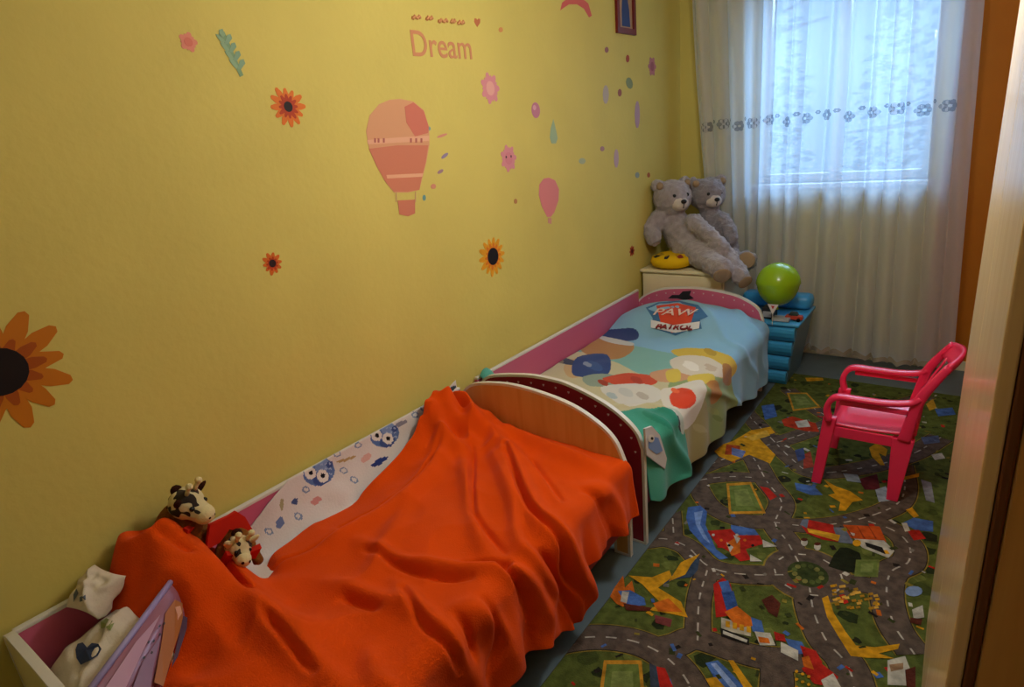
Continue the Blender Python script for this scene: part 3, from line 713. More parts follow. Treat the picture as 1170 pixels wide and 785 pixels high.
opaint([(322, 575), (326, 570), (326, 580), (323, 584)], 'a9a07a'); opaint([(336, 572), (342, 570), (341, 577), (336, 577)], '4a5c8c'); opaint([(356, 574), (364, 567), (367, 571), (359, 578)], 'cf8f8c'); opaint([(415, 525), (423, 518), (426, 522), (418, 529)], 'd8aaa2'); opaint([(316, 598), (322, 590), (325, 598), (318, 604)], '6a7aa8')
for x, y in ((389, 519), (413, 509), (478, 474), (395, 538), (352, 560), (340, 590), (488, 466), (404, 548), (308, 607)):
    opaint(ell(x, y, 4.2, 3.8, 12), '7f92b4'); opaint(ell(x, y, 2.6, 2.2, 10), 'dcd8d4')
q = random.Random(5)
for i in range(26):
    s, y = q.uniform(-.02, .3), q.uniform(.24, .60); cc = q.choice(['6a7aa8', 'a9b08a', 'b59a8a', '8f9ab8'])
    c[inside(ell(s, y, .012, .014, 9), Sc, Yc)] = lin(cc)
os_ = grid_mesh('bed_sheet', P, OS, c.reshape(-1, 3), .003, 0)
tag(os_, 'white sheet printed with blue owls, drawn up over the rail behind the orange blanket', 'sheet')
# owl sheet corner that shows under the throw of the far bed
V = [onX(p[0], p[1], .862) for p in ((737, 490), (745, 487), (754, 497), (762, 524), (760, 536), (748, 527), (739, 520))]
sc_ = MB().prism([tuple(v) for v in V], (-.008, 0, 0)).build('pillowcase_corner', mat('case_white', 'd5d5da', .9), None)
tag(sc_, 'white and blue corner of owl bedding poking out beside the shaded pink board', 'sheet')
for pts, cc in (([(741, 498), (752, 500), (757, 515), (750, 519), (741, 512)], '7f9fd8'),):
    MB().prism([tuple(onX(p[0], p[1], .863)) for p in pts], (.001, 0, 0)).build('owl_print', mat('owl_blue', cc, .9), sc_)
for x, y, r, cc in ((744, 501, 4.6, 'e6e4e0'), (745, 501, 1.8, '15151c')):
    MB().prism([tuple(onX(p[0], p[1], .8645+.0006*(r < 3))) for p in ell(x, y, r*.8, r, 12)], (.0006, 0, 0)).build('owl_eye', mat('owl_eye'+cc, cc, .7), sc_)

# ------------------------------------------------------------------ pillow at the near head of the bed
PIL = mat('pillow_cotton', 'd8cdbb', .9, .1, bump=.2, bscale=90, nz=.04, nscale=9)
def pillow_mesh(cx, cy, cz, lx, ly, h, n=36, tilt=(0, 0, 0), seed=0):
    V, Fq = [], []
    for side in (1, -1):
        for i in range(n+1):
            for j in range(n+1):
                u, v = 2*i/n-1, 2*j/n-1
                e = (max(0, 1-abs(u)**3.2)*max(0, 1-abs(v)**3.2))**.55
                w = .012*noise.noise((u*3+seed, v*3, 2))+.02*math.exp(-((u*.8+v*.6-.1)/.12)**2)
                k = 1-.10*(1-abs(v)**2)*abs(u)**6
                V.append((u*lx*k, v*ly*(1-.10*(1-u*u)*abs(v)**6), side*(h*e+w*e)))
    N = (n+1)**2
    for s_ in range(2):
        for i in range(n):
            for j in range(n):
                a = s_*N+i*(n+1)+j; f = (a, a+n+1, a+n+2, a+1); Fq.append(f if s_ == 0 else f[::-1])
    from mathutils import Euler
    Mx = Matrix.Translation((cx, cy, cz)) @ Euler(tilt).to_matrix().to_4x4()
    me = bpy.data.meshes.new('pillow'); me.from_pydata([tuple(Mx@Vector(v)) for v in V], [], Fq)
    b_ = bmesh.new(); b_.from_mesh(me); bmesh.ops.remove_doubles(b_, verts=b_.verts, dist=.0015); bmesh.ops.recalc_face_normals(b_, faces=b_.faces); b_.to_mesh(me); b_.free()
    return me
def drop(o, x, y, z=3):        # height of a mesh under (x, y)
    ok, p, n, i = o.ray_cast(Vector((x, y, z)), Vector((0, 0, -1)))
    return p.z if ok else None
pl = link('pillow', pillow_mesh(.215, .305, .485, .155, .112, .055, tilt=(.30, 0, -.12)), PIL, None, True)
tag(pl, 'white pillow with a dark blue heart, squeezed against the near headboard', 'pillow')
def on_pillow(px, m, name, par):
    pts = []
    for p in px:
        r_ = ray(*p); ok, q, n, i = par.ray_cast(EYE, r_)
        if not ok: return
        pts.append(q+n*.0045)
    b_ = MB(); v = [b_.b.verts.new(p) for p in pts]; c0 = sum(pts, Vector())/len(pts)
    ok, q, n, i = par.ray_cast(EYE, (c0-EYE)); cv = b_.b.verts.new(q+n*.006 if ok else c0)
    for i in range(len(v)): b_.b.faces.new((v[i], v[(i+1) % len(v)], cv))
    return b_.build(name, m, par)
on_pillow([(101, 741), (96, 735), (90, 737), (87, 744), (89, 753), (94, 760), (104, 756), (112, 750), (116, 743), (113, 737), (106, 736)], mat('heart_blue', '2b3a5e', .85), 'printed_heart', pl)
p2 = link('pillow', pillow_mesh(.085, .352, .605, .055, .055, .035, tilt=(.6, .15, .3), seed=4), PIL, None, True)  # gathered sheet fold, built with the pillow mesh
tag(p2, 'small cushion-shaped fold of the printed sheet gathered over the rail above the pillow', 'pillow')
for px in ([(84, 682), (88, 674), (90, 678), (86, 688)], [(92, 682), (97, 680), (97, 686), (92, 687)]):
    on_pillow(px, mat('print_grey', '5f6a78', .9), 'printed_mark', p2)
for px in ([(116, 712), (122, 708), (128, 711), (124, 717), (117, 719)], [(122, 716), (130, 713), (126, 722)]):
    on_pillow(px, mat('print_green', '8f9a5e', .9), 'printed_leaf', pl)

# ------------------------------------------------------------------ pink zip pouch standing on the blanket
pz = empty('zip_pouch', (.42, .36, .45), 'pink see-through zip pouch with a lilac zip standing on the orange blanket', 'pouch')
A, B = onZ(201, 657, .605), onZ(96, 797, .605)
Cc_, Dd = onZ(214, 702, .52), onZ(176, 815, .50)
PP = bpy.data.materials.new('pink_vinyl'); PP.use_nodes = True; b = PP.node_tree.nodes['Principled BSDF']
b.inputs['Base Color'].default_value = (*lin('9c6478'), 1); b.inputs['Roughness'].default_value = .25; b.inputs['Alpha'].default_value = .93
nrm = (B-A).cross(Cc_-A).normalized()
if nrm.dot(EYE-A) < 0: nrm = -nrm
def pv(u, v, o=0): return A.lerp(B, u).lerp(Cc_.lerp(Dd, u), v) + nrm*o      # u along the zip, v downwards
N1, N2 = 16, 12; V, Fq = [], []
for side in (1, -1):
    for i in range(N1+1):
        for j in range(N2+1):
            u, v = i/N1, j/N2; V.append(tuple(pv(u, v, side*.014*math.sin(math.pi*u)**.5*min(1, v*3)*math.sin(math.pi*min(1, v*.55+.45))**.5 if v > 0 else 0)))
for s_ in range(2):
    for i in range(N1):
        for j in range(N2):
            a = s_*(N1+1)*(N2+1)+i*(N2+1)+j; f = (a, a+N2+1, a+N2+2, a+1); Fq.append(f)
me = bpy.data.meshes.new('pouch_body'); me.from_pydata(V, [], Fq)
bq = bmesh.new(); bq.from_mesh(me); bmesh.ops.remove_doubles(bq, verts=bq.verts, dist=.0005); bmesh.ops.recalc_face_normals(bq, faces=bq.faces); bq.to_mesh(me); bq.free()
link('pouch_body', me, PP, pz, True)
MB().tube([A.lerp(B, -.03), A.lerp(B, 1.03)], .0075, 8).build('zip_edge', mat('lilac_zip', '9a8fbf', .45), pz, True)
MB().tube([A.lerp(Cc_, .02), A.lerp(Cc_, 1)], .004, 6).build('side_seam', mat('pink_seam', 'b0508a', .45), pz, True)
MB().tube([A.lerp(B, -.03), A.lerp(B, -.03)+Vector((.006, .012, .010)), A.lerp(B, -.03)+Vector((.012, .030, .012))], [.004, .003, .004], 6).build('zip_pull', mat('pull', 'b9b6c6', .3, metal=.6), pz, True)
def pflat(uvs, col, lift=.0155, name='printed_picture'):
    MB().prism([tuple(pv(u, v, lift)) for u, v in uvs], tuple(nrm*.0006)).build(name, mat('print_'+col, col, .5), pz)
pflat([(.10, .55), (.16, .30), (.30, .28), (.50, .55), (.80, .75), (.80, .92), (.45, .85), (.2, .80)], 'a5622a')
pflat([(.14, .52), (.20, .40), (.24, .52), (.34, .58), (.32, .66), (.22, .64), (.16, .66)], 'd09a80', .0165)
pflat([(.12, .88), (.16, .74), (.38, .86), (.62, .94), (.5, .99), (.2, .98)], '4a3548', .0165)
pflat([(.34, .2), (.62, .3), (.98, .4), (.98, .12), (.6, .1)], 'b58aa0', .0150)
pflat([(.45, .45), (.7, .62), (.98, .80), (.98, .5), (.7, .40)], '8a6a86', .0160)
for u, v in ((.36, .36), (.40, .30), (.45, .40), (.52, .36), (.55, .28), (.60, .44), (.66, .36)):
    pflat([(u, v), (u+.018, v), (u+.018, v+.035), (u, v+.035)], '3a3038', .0175, 'printed_spot')

# ------------------------------------------------------------------ two spotted plush toys by the rail
TOY = bpy.data.materials.new('spotted_plush'); TOY.use_nodes = True; nt = TOY.node_tree; b = nt.nodes['Principled BSDF']; b.inputs['Roughness'].default_value = .95
tc = nt.nodes.new('ShaderNodeTexCoord'); vo = nt.nodes.new('ShaderNodeTexNoise'); vo.inputs['Scale'].default_value = 26; vo.inputs['Detail'].default_value = 1
cr = nt.nodes.new('ShaderNodeValToRGB'); cr.color_ramp.interpolation = 'CONSTANT'; cr.color_ramp.elements[0].color = (*lin('2a2018'), 1); cr.color_ramp.elements[1].position = .44; cr.color_ramp.elements[1].color = (*lin('cbbd8e'), 1)
nt.links.new(tc.outputs['Object'], vo.inputs['Vector']); nt.links.new(vo.outputs['Fac'], cr.inputs['Fac']); nt.links.new(cr.outputs['Color'], b.inputs['Base Color'])
BRP = mat('brown_plush', '7a4a1c', .95, .1, bump=.4, bscale=150, nz=.15, nscale=20); DKP = mat('dark_plush', '34180f', .95, .1, bump=.4, bscale=150)
CRP = mat('cream_plush', 'd6c896', .95, .1, bump=.3, bscale=150); REDF = mat('red_felt', 'c02414', .8, .15); BLK = mat('black_bead', '0d0b0c', .25)
def toy(label, P_body, P_head, P_muz, up, bodymat, bow, rb=.06, rh=.042):
    base = Vector(P_body); t = empty('plush_toy', (base.x, base.y, base.z-rb), label, 'soft toy', 'spotted plush toys by the near bed')
    H_, Mz = Vector(P_head), Vector(P_muz); fwd = (Mz-H_).normalized(); up = Vector(up).normalized(); sd = fwd.cross(up).normalized(); up = sd.cross(fwd)
    m = MB(); m.ball(base, (rb, rb*.9, rb*1.1)); m.limb(base, H_, rb*.6, rh*.7); m.limb(base+sd*.03, base+sd*.06+fwd*.06-up*.03, .022, .018, 4); m.limb(base-sd*.03, base-sd*.06+fwd*.06-up*.03, .022, .018, 4)
    m.fuse('body', bodymat, t, .005, 4, .003)
    m = MB(); m.ball(H_, rh); m.limb(H_, Mz, rh*.85, rh*.62); m.fuse('head', TOY, t, .004, 3, .002)
    m = MB(); m.ball(Mz+fwd*.006, (rh*.62,)*3); m.build('muzzle', CRP, t, True)
    for s_ in (1, -1):
        e = MB(); e.ball((0, 0, 0), (.012, .007, .024), sub=2)
        q = Matrix((sd*s_, fwd, up)).transposed().to_4x4(); e.xf(Matrix.Translation(H_+sd*s_*rh*.95+up*rh*.6) @ q @ Matrix.Rotation(.7, 4, 'Y')); e.build('ear', DKP if bow == 0 else CRP, t, True)
        MB().tube([H_+up*rh*.7+sd*s_*.014, H_+up*rh*1.5+sd*s_*.018], .006, 8).ball(H_+up*rh*1.6+sd*s_*.0185, .010, sub=2).build('horn', CRP, t, True)
        MB().ball(H_+fwd*rh*.72+sd*s_*rh*.55+up*rh*.42, rh*.16, sub=2).build('eye', BLK, t, True)
        MB().ball(Mz+fwd*rh*.60+sd*s_*.009+up*.008, .005, sub=2).build('nostril', DKP, t, True)
    m = MB(); [m.ball(H_.lerp(base, k*.22)-fwd*rh*.85+up*(.02-.012*k), .016, sub=2) for k in range(4)]; m.build('mane', DKP, t, True)
    nk = H_.lerp(base, .55); m = MB()
    for s_ in (1, -1):
        m.hull8([nk+fwd*.04+sd*s_*x-up*z+fwd*y for x, y, z in ((.004, -.006, .008), (.05, -.008, .026), (.05, .008, .026), (.004, .006, .008))] + [nk+fwd*.04+sd*s_*x+up*z+fwd*y for x, y, z in ((.004, -.006, .008), (.05, -.008, .026), (.05, .008, .026), (.004, .006, .008))])
    m.ball(nk+fwd*.042, .013, sub=2); m.build('bow', REDF, t)
    return t
yz = onX(215, 575, .11)
toy('spotted plush giraffe leaning on the yellow wall, muzzle turned right, above the orange heap', onX(208, 606, .075)+Vector((0, 0, .0)), onX(213, 575, .115), onX(231, 586, .155), (.1, .1, 1), BRP, 0, .075, .046)  # brown body enlarged to stand in for the shadow left of the toy
toy('spotted plush animal lying face up in the blanket fold beside the pink rail', onX(268, 618, .14), onX(272, 625, .185), onX(277, 637, .215), (.1, .35, 1), BRP, 1, .05, .036)
rb_ = MB(); pts = [onX(*p, .165) for p in ((240, 600), (262, 592), (270, 583), (280, 590), (292, 612), (276, 606), (262, 604), (252, 622), (236, 628))]
n_ = (pts[1]-pts[0]).cross(pts[6]-pts[0]).normalized(); rb_.prism([tuple(p+Vector((0, 0, .006*math.sin(i*2)))) for i, p in enumerate(pts)], tuple(n_*.012))
o = rb_.build('felt_scarf', REDF); tag(o, 'red felt scarf bunched between the two spotted plush toys', 'scarf')
MB().ball(onX(221, 620, .15), (.02, .016, .012), sub=2).build('blue_felt_ball', mat('navy_felt', '1c2740', .9))
tag(bpy.data.objects['blue_felt_ball'], 'small dark blue felt pompom under the wall-side plush giraffe', 'pompom')

# ------------------------------------------------------------------ cream chest behind the far headboard
ch = empty('chest', (.29, 3.9, 0), 'low cream chest in the corner behind the far headboard, under the grey bears', 'chest')
MB().box((.02, 3.69, .04), (.56, 4.16, .685), .004).build('body', CREAM, ch); MB().box((.012, 3.67, .686), (.57, 4.17, .706), .005).build('top', CREAM, ch)
for k in range(3):
    dr = MB().box((.03, 3.674, .06+k*.21), (.55, 3.689, .255+k*.21), .004).build('drawer', CREAM, ch)
    MB().ball((.29, 3.666, .16+k*.21), .012, sub=2).build('knob', WHITE, dr, True)
for x in (.05, .53):
    for y in (3.72, 4.13): MB().box((x-.02, y-.02, 0), (x+.02, y+.02, .04)).build('leg', CREAM, ch)

# ------------------------------------------------------------------ teddy bears
GREY = mat('grey_plush', 'a0979a', 1, .1, nz=.16, nscale=30, bump=.9, bscale=130, sheen=.4)
GREYL = mat('pale_plush', 'c9beb4', 1, .1, nz=.10, nscale=40, bump=.7, bscale=150, sheen=.3); TAN = mat('tan_sole', '9c8468', .95, .1, bump=.4, bscale=150)
NOSE = mat('black_nose', '141214', .35)
def bear(label, hip, neck, head, face, arms, legs, rt, rh, tint):
    hip, neck, head, face = map(Vector, (hip, neck, head, face))
    t = empty('teddy_bear', (hip.x, hip.y, hip.z-rt*.95), label, 'teddy bear', 'grey teddy bears in the corner')
    f = (face-head).normalized(); sd = f.cross(Vector((0, 0, 1))).normalized(); up = sd.cross(f)
    m = MB(); m.limb(hip, neck, rt, rt*.72, 6); m.ball(head, (rh, rh, rh*.92)); m.limb(neck, head, rt*.55, rh*.6, 4)
    for s_ in (1, -1): m.ball(head+sd*s_*rh*.78+up*rh*.68-f*rh*.1, (rh*.34,)*3, sub=2)
    for a in arms:
        for p, q, r1, r2 in zip(a[0], a[0][1:], a[1], a[1][1:]): m.limb(p, q, r1, r2, 7)
    for a in legs:
        for p, q, r1, r2 in zip(a[0], a[0][1:], a[1], a[1][1:]): m.limb(p, q, r1, r2, 8)
    m.fuse('body', tint, t, .011, 5, .010)
    for v in t.children[0].data.vertices: v.co.x = max(v.co.x, .004)
    mz = MB().ball(head+f*rh*.72-up*rh*.22, (rh*.46, rh*.46, rh*.38)).build('muzzle', GREYL, t, True)
    MB().ball(head+f*rh*1.17-up*rh*.08, (rh*.15, rh*.17, rh*.12), sub=2).build('nose', NOSE, mz, True)
    MB().tube([head+f*rh*1.17-up*rh*.16, head+f*rh*1.13-up*rh*.40], .004, 6).build('mouth', NOSE, mz)
    for s_ in (1, -1):
        MB().ball(head+f*rh*.86+sd*s_*rh*.36+up*rh*.20, rh*.10, sub=2).build('eye', NOSE, t, True)
        MB().ball(head+sd*s_*rh*.78+up*rh*.68+f*rh*.17, (rh*.2, rh*.2, rh*.2), sub=2).build('inner_ear', TAN, t, True)
    for a in legs:
        p = Vector(a[0][-1]); d = Vector(a[2]).normalized(); r = a[1][-1]
        MB().ball((0, 0, 0), (r*.78, r*.78, r*.16)).xf(Matrix.Translation(p+d*r*.93) @ d.to_track_quat('Z', 'Y').to_matrix().to_4x4()).build('sole', TAN, t, True)
    return t
Q = onY
bear('big grey teddy bear nearer the wall, slumped on the chest with legs over the headboard',
     Q(790, 284, 3.93), Q(768, 252, 3.97), Q(768, 226, 3.95), Q(790, 230, 3.80),
     [([Q(752, 252, 3.88), Q(742, 262, 3.82), Q(747, 272, 3.78)], [.07, .062, .055]), ([Q(792, 254, 3.90), Q(812, 270, 3.82), Q(826, 284, 3.78)], [.06, .052, .048])],
     [([Q(786, 284, 3.88), Q(806, 297, 3.74), Q(824, 307, 3.635)], [.085, .072, .068], (.4, -.8, -.5)), ([Q(806, 272, 3.92), Q(832, 296, 3.80), Q(846, 316, 3.70)], [.075, .062, .058], (.7, -.5, -.5))], .135, .128, GREY)
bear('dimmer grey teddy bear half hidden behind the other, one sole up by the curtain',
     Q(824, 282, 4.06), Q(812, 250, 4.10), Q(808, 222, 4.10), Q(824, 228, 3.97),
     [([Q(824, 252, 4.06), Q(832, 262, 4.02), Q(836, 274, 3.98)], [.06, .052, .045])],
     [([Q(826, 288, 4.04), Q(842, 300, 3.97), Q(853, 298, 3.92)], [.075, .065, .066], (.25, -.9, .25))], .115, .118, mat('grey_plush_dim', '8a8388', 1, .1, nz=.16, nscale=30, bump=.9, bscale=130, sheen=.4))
# yellow cushion ring and orange ball
yc = empty('cushion', Q(768, 313, 3.74), 'round yellow cushion with black and red marks under the bear on the chest', 'cushion')
p = Q(768, 303, 3.78); YEL = mat('yellow_plush', 'e0b40c', .8, .2, bump=.2, bscale=120)
m = MB(); pr = [(.02, -.042), (.085, -.044), (.125, -.028), (.138, 0), (.125, .028), (.085, .044), (.03, .036)]; m.lathe(pr, (p.x, p.y, .707+.044), 32); m.build('cushion_body', YEL, yc, True)
for a, w_, cc in ((-2.3, .5, '1d1712'), (-1.5, .28, '1d1712'), (-.7, .42, '8c2a18'), (-2.9, .2, '1d1712')):
    z0 = .707+.044; q = [(p.x+r*math.cos(a+t*w_), p.y+r*math.sin(a+t*w_), z0+h) for r, h, t in ((.084, .0455, -.5), (.104, .039, -.5), (.125, .0305, -.3), (.125, .0305, .3), (.104, .039, .5), (.084, .0455, .5), (.05, .0415, 0))]
    b_ = MB(); v = [b_.b.verts.new(x) for x in q]; b_.b.faces.new(v); b_.build('printed_mark', mat('mark_'+cc, cc, .8), yc)
o = MB().ball(Q(738, 254, 3.95), .062).build('play_ball', mat('orange_vinyl', 'd9661a', .4), None, True); tag(o, 'small orange ball wedged between the grey bear and the yellow wall', 'ball')
o.location = (.075-(Q(738, 254, 3.95)).x, 0, 0)

# ------------------------------------------------------------------ blue plastic drawers and what stands on them
BLUE = mat('blue_plastic', '3c9cd2', .35, .45, nz=.03); BLUED = mat('blue_grey_plastic', '5c84a0', .4)
du = empty('drawer_unit', (.80, 3.95, 0), 'blue plastic drawer tower with rounded fronts beside the far bed', 'drawers')
xb, xt, yf, yk = (.60, .925), (.57, .985), 3.74, 4.13
m = MB(); m.hull8([(xb[0], yf+.03, 0), (xb[1], yf+.03, 0), (xb[1], yk, 0), (xb[0], yk, 0), (xt[0], yf-.02, .395), (xt[1], yf-.02, .395), (xt[1], yk, .395), (xt[0], yk, .395)], 0, .01); m.build('body', BLUED, du)
for k in range(4):
    z0, z1 = .008+k*.098, .008+k*.098+.088; f = (z0+z1)/2/.40; xa, xc = xb[0]+(xt[0]-xb[0])*f, xb[1]+(xt[1]-xb[1])*f; ya = yf+.03-.05*f
    prof = [(ya+.006, z0), (ya-.012, z0+.004), (ya-.030, z0+.03), (ya-.036, (z0+z1)/2+.012), (ya-.034, z1-.012), (ya-.018, z1), (ya+.006, z1)]
    m = MB(); m.prism([(xa+.004, a, c_) for a, c_ in prof], (xc-xa-.008, 0, 0)); dd = m.build('drawer', BLUE, du)
    MB().box(((xa+xc)/2-.05, ya-.041, z1-.02), ((xa+xc)/2+.05, ya-.030, z1-.010), .002).build('handle', BLUED, dd)
m = MB(); m.box((xt[0]-.006, yf-.045, .396), (xt[1]+.01, yk+.004, .414), .006); m.box((xt[0], yk-.13, .414), (xt[1]+.004, yk, .505), .03); m.build('top_tray', BLUE, du, True)
for px, sz, hh, cc, nm, lb, ct in (((879, 362), (.035, .05), .07, '22262c', 'toy_box', 'small dark box on the blue drawer tower under the balloon', 'box'),
                               ((893, 366), (.05, .035), .022, '9aa2a6', 'tissue_pack', 'flat grey packet on top of the blue drawer tower', 'packet')):
    a = onZ(px[0], px[1], .415); m = MB(); m.box((a.x-sz[0], a.y-sz[1], .4145), (a.x+sz[0], a.y+sz[1], .4145+hh), .006)
    bx = m.build('body', mat('item_'+cc, cc, .5)); e = empty(nm, (a.x, a.y, .4145), lb, ct); bx.parent = e; bx.matrix_parent_inverse = Matrix.Translation((-a.x, -a.y, -.4145))
    MB().box((a.x-sz[0]*.7, a.y-sz[1]-.002, .4145+hh*.2), (a.x+sz[0]*.7, a.y-sz[1]+.001, .4145+hh*.7)).build('printed_strip', mat('strip', 'b4b8ba', .5), e)
a = onZ(907, 366, .415); tcar = empty('toy_car', (a.x, a.y, .4145), 'little red and orange toy car on the blue drawer tower', 'toy')
rc = mat('toy_red', 'b23a22', .35)
MB().hull8([(a.x-.05, a.y-.022, .424), (a.x+.05, a.y-.022, .424), (a.x+.05, a.y+.022, .424), (a.x-.05, a.y+.022, .424), (a.x-.045, a.y-.02, .447), (a.x+.045, a.y-.02, .447), (a.x+.045, a.y+.02, .447), (a.x-.045, a.y+.02, .447)], 0, .004).build('body', rc, tcar)
MB().hull8([(a.x-.03, a.y-.018, .4475), (a.x+.025, a.y-.018, .4475), (a.x+.025, a.y+.018, .4475), (a.x-.03, a.y+.018, .4475), (a.x-.02, a.y-.015, .466), (a.x+.015, a.y-.015, .466), (a.x+.015, a.y+.015, .466), (a.x-.02, a.y+.015, .466)], 0, .003).build('cabin', mat('toy_dark', '2f3a36', .25), tcar)
for sx in (-.03, .03):
    for sy in (-.024, .024): MB().tube([(a.x+sx, a.y+sy-.004, .4255), (a.x+sx, a.y+sy+.004, .4255)], .011, 14).build('wheel', BLK, tcar)
bp_ = Q(889, 325, 3.80); bl = empty('balloon', (bp_.x, bp_.y, .47), 'green balloon resting on the blue drawer tower', 'balloon')
GB = bpy.data.materials.new('green_rubber'); GB.use_nodes = True; b = GB.node_tree.nodes['Principled BSDF']; b.inputs['Base Color'].default_value = (*lin('8fb81e'), 1); b.inputs['Roughness'].default_value = .18; b.inputs['Subsurface Weight'].default_value = .25; b.inputs['Subsurface Radius'].default_value = (.05, .06, .02)
br = .126; prof = [(br*math.sin(t)*(1-.06*(1-math.cos(t))*(t > 1.57)), br*1.04*math.cos(t)) for t in [math.pi*(i+.4)/22 for i in range(21)]]
MB().lathe([(r, z) for r, z in prof[::-1]], bp_, 36).build('skin', GB, bl, True)
kz = bp_.z-br*1.04
MB().lathe([(.012, -.022), (.006, -.008), (.010, .006)], (bp_.x, bp_.y, kz), 14).build('knot', GB, bl, True)
tz = Q(883, 352, 3.655); q = [(-.030, .022), (.030, .022), (0, -.040)]
tg_ = MB().prism([(tz.x+x, tz.y, tz.z+z) for x, z in q], (0, .002, 0)).build('paper_tag', mat('tag_white', 'd8d0cc', .8)); tag(tg_, 'white paper triangle with a red mark below the green balloon', 'paper tag')
MB().prism([(tz.x+x*.35, tz.y-.0012, tz.z+.006+z*.35) for x, z in q], (0, .001, 0)).build('printed_mark', mat('tag_red', 'b53a3a', .8), tg_)
MB().tube([(tz.x, tz.y+.003, tz.z-.036), (tz.x, tz.y+.003, .4145)], .002, 6).build('stick', WHITE, tg_)

# ------------------------------------------------------------------ red plastic child's chair, facing the beds
RED = mat('red_plastic', 'f0305c', .25, .5, nz=.02)
kc = empty('childs_chair', (1.47, 2.88, 0), "red plastic child's armchair standing on the play rug", 'chair')
yn, yf = 2.70, 3.05
def leg(foot, topp, w0, w1, d):      # tapered channel leg
    f, t = Vector(foot), Vector(topp); m = MB(); q = []
    for c0, w_ in ((f, w0), (t, w1)): q += [c0+Vector(v) for v in ((-w_, -d, 0), (w_, -d, 0), (w_, d, 0), (-w_, d, 0))]
    return m.hull8(q, 0, .004).build('leg', RED, kc)
for s_, y in ((-1, yn), (1, yf)):
    leg((1.318, y-.014*s_*-1 if 0 else y+s_*.006, .0095), (1.352, y-s_*.006, .335), .020, .026, .014)
    leg((1.612, y+s_*.006, .0095), (1.625, y-s_*.010, .292), .021, .040, .017)
# seat: shallow dished pan with a rounded front lip
V, Fq = [], []; n1, n2 = 14, 12
for i in range(n1+1):
    for j in range(n2+1):
        u, v = i/n1, j/n2; x = 1.335+u*(1.665-1.335); y = yn+.012+v*(yf-yn-.024)
        z = .292+.018*(2*v-1)**4 + .012*u**3 - .028*max(0, (.16-u)/.16)**2 - .006*math.sin(math.pi*u)
        V.append((x, y, z))
for i in range(n1):
    for j in range(n2): a = i*(n2+1)+j; Fq.append((a, a+n2+1, a+n2+2, a+1))
me = bpy.data.meshes.new('seat'); me.from_pydata(V, [], Fq); o = link('seat', me, RED, kc, True); s = o.modifiers.new('s', 'SOLIDIFY'); s.thickness = .010; s.offset = -1; apply_mods(o)
m = MB()
m.box((1.345, yn+.004, .245), (1.645, yn+.016, .292), .003); m.box((1.345, yf-.016, .245), (1.645, yf-.004, .292), .003); m.box((1.338, yn+.014, .238), (1.350, yf-.014, .268), .003)
m.build('apron', RED, kc)
# arms: a flat band rising from the front leg, bending back and running up into the backrest
def band(pts, wy, wz, name):
    P = [Vector(p) for p in spline(pts, 6)]; m = MB(); rings = []
    for i, p in enumerate(P):
        d = (P[min(i+1, len(P)-1)]-P[max(i-1, 0)]).normalized(); sd = Vector((0, 1, 0)); n = d.cross(sd).normalized(); sd = n.cross(d)
        f = i/(len(P)-1); a = wy[0]+(wy[1]-wy[0])*f; c = wz[0]+(wz[1]-wz[0])*f
        rings.append([m.b.verts.new(p+sd*x*a+n*z*c) for x, z in ((-1, -.7), (-.7, -1), (.7, -1), (1, -.7), (1, .7), (.7, 1), (-.7, 1), (-1, .7))])
    for r1, r2 in zip(rings, rings[1:]):
        for k in range(8): m.b.faces.new((r1[k], r1[(k+1) % 8], r2[(k+1) % 8], r2[k]))
    m.b.faces.new(rings[0][::-1]); m.b.faces.new(rings[-1]); return m.build(name, RED, kc, True)
for s_, y in ((-1, yn), (1, yf)):
    ar = band([(1.350, y, .322), (1.338, y+s_*.004, .375), (1.352, y+s_*.008, .420), (1.385, y+s_*.010, .440), (1.47, y+s_*.010, .440), (1.56, y+s_*.006, .442), (1.635, y, .455), (1.665, y-s_*.006, .478)], (.022, .018), (.012, .010), 'arm')
    MB().box((1.385, y+s_*.010-.006, .405), (1.63, y+s_*.010+.006, .425), .003).build('arm_rib', RED, ar)
    band([(1.628, y-s_*.004, .285), (1.640, y-s_*.004, .36), (1.662, y-s_*.006, .47), (1.700, y-s_*.014, .545), (1.742, y-s_*.030, .612)], (.016, .013), (.024, .013), 'back_post')
# backrest: curved top rail and slats between the posts
def backx(z): return float(np.interp(z, [.285, .36, .47, .545, .612], [1.632, 1.644, 1.666, 1.704, 1.746]))
def sag(v): return .045*math.sin(math.pi*v)
m = MB(); top = []
for z0, z1 in ((.555, .622),):
    V, Fq = [], []
    for j in range(15):
        v = j/14; yy = yn+.030+v*(yf-yn-.060)
        for k in range(5):
            z = z0+(z1-z0)*k/4 + .018*math.sin(math.pi*v)*(k/4); V.append((backx(min(z, .612))+sag(v)*.8, yy, z))
    for j in range(14):
        for k in range(4): a = j*5+k; Fq.append((a, a+5, a+6, a+1))
    me = bpy.data.meshes.new('top_rail'); me.from_pydata(V, [], Fq); o = link('top_rail', me, RED, kc, True); s = o.modifiers.new('s', 'SOLIDIFY'); s.thickness = .014; s.offset = 0; apply_mods(o)
for k in range(5):
    v = .14+k*.18; yy = yn+.03+v*(yf-yn-.06)
    band([(1.650+.01*math.sin(math.pi*v), yy, .296), (backx(.42)+sag(v)*.5, yy, .42), (backx(.56)+sag(v)*.8, yy, .565)], (.017, .017), (.004, .004), 'back_slat')

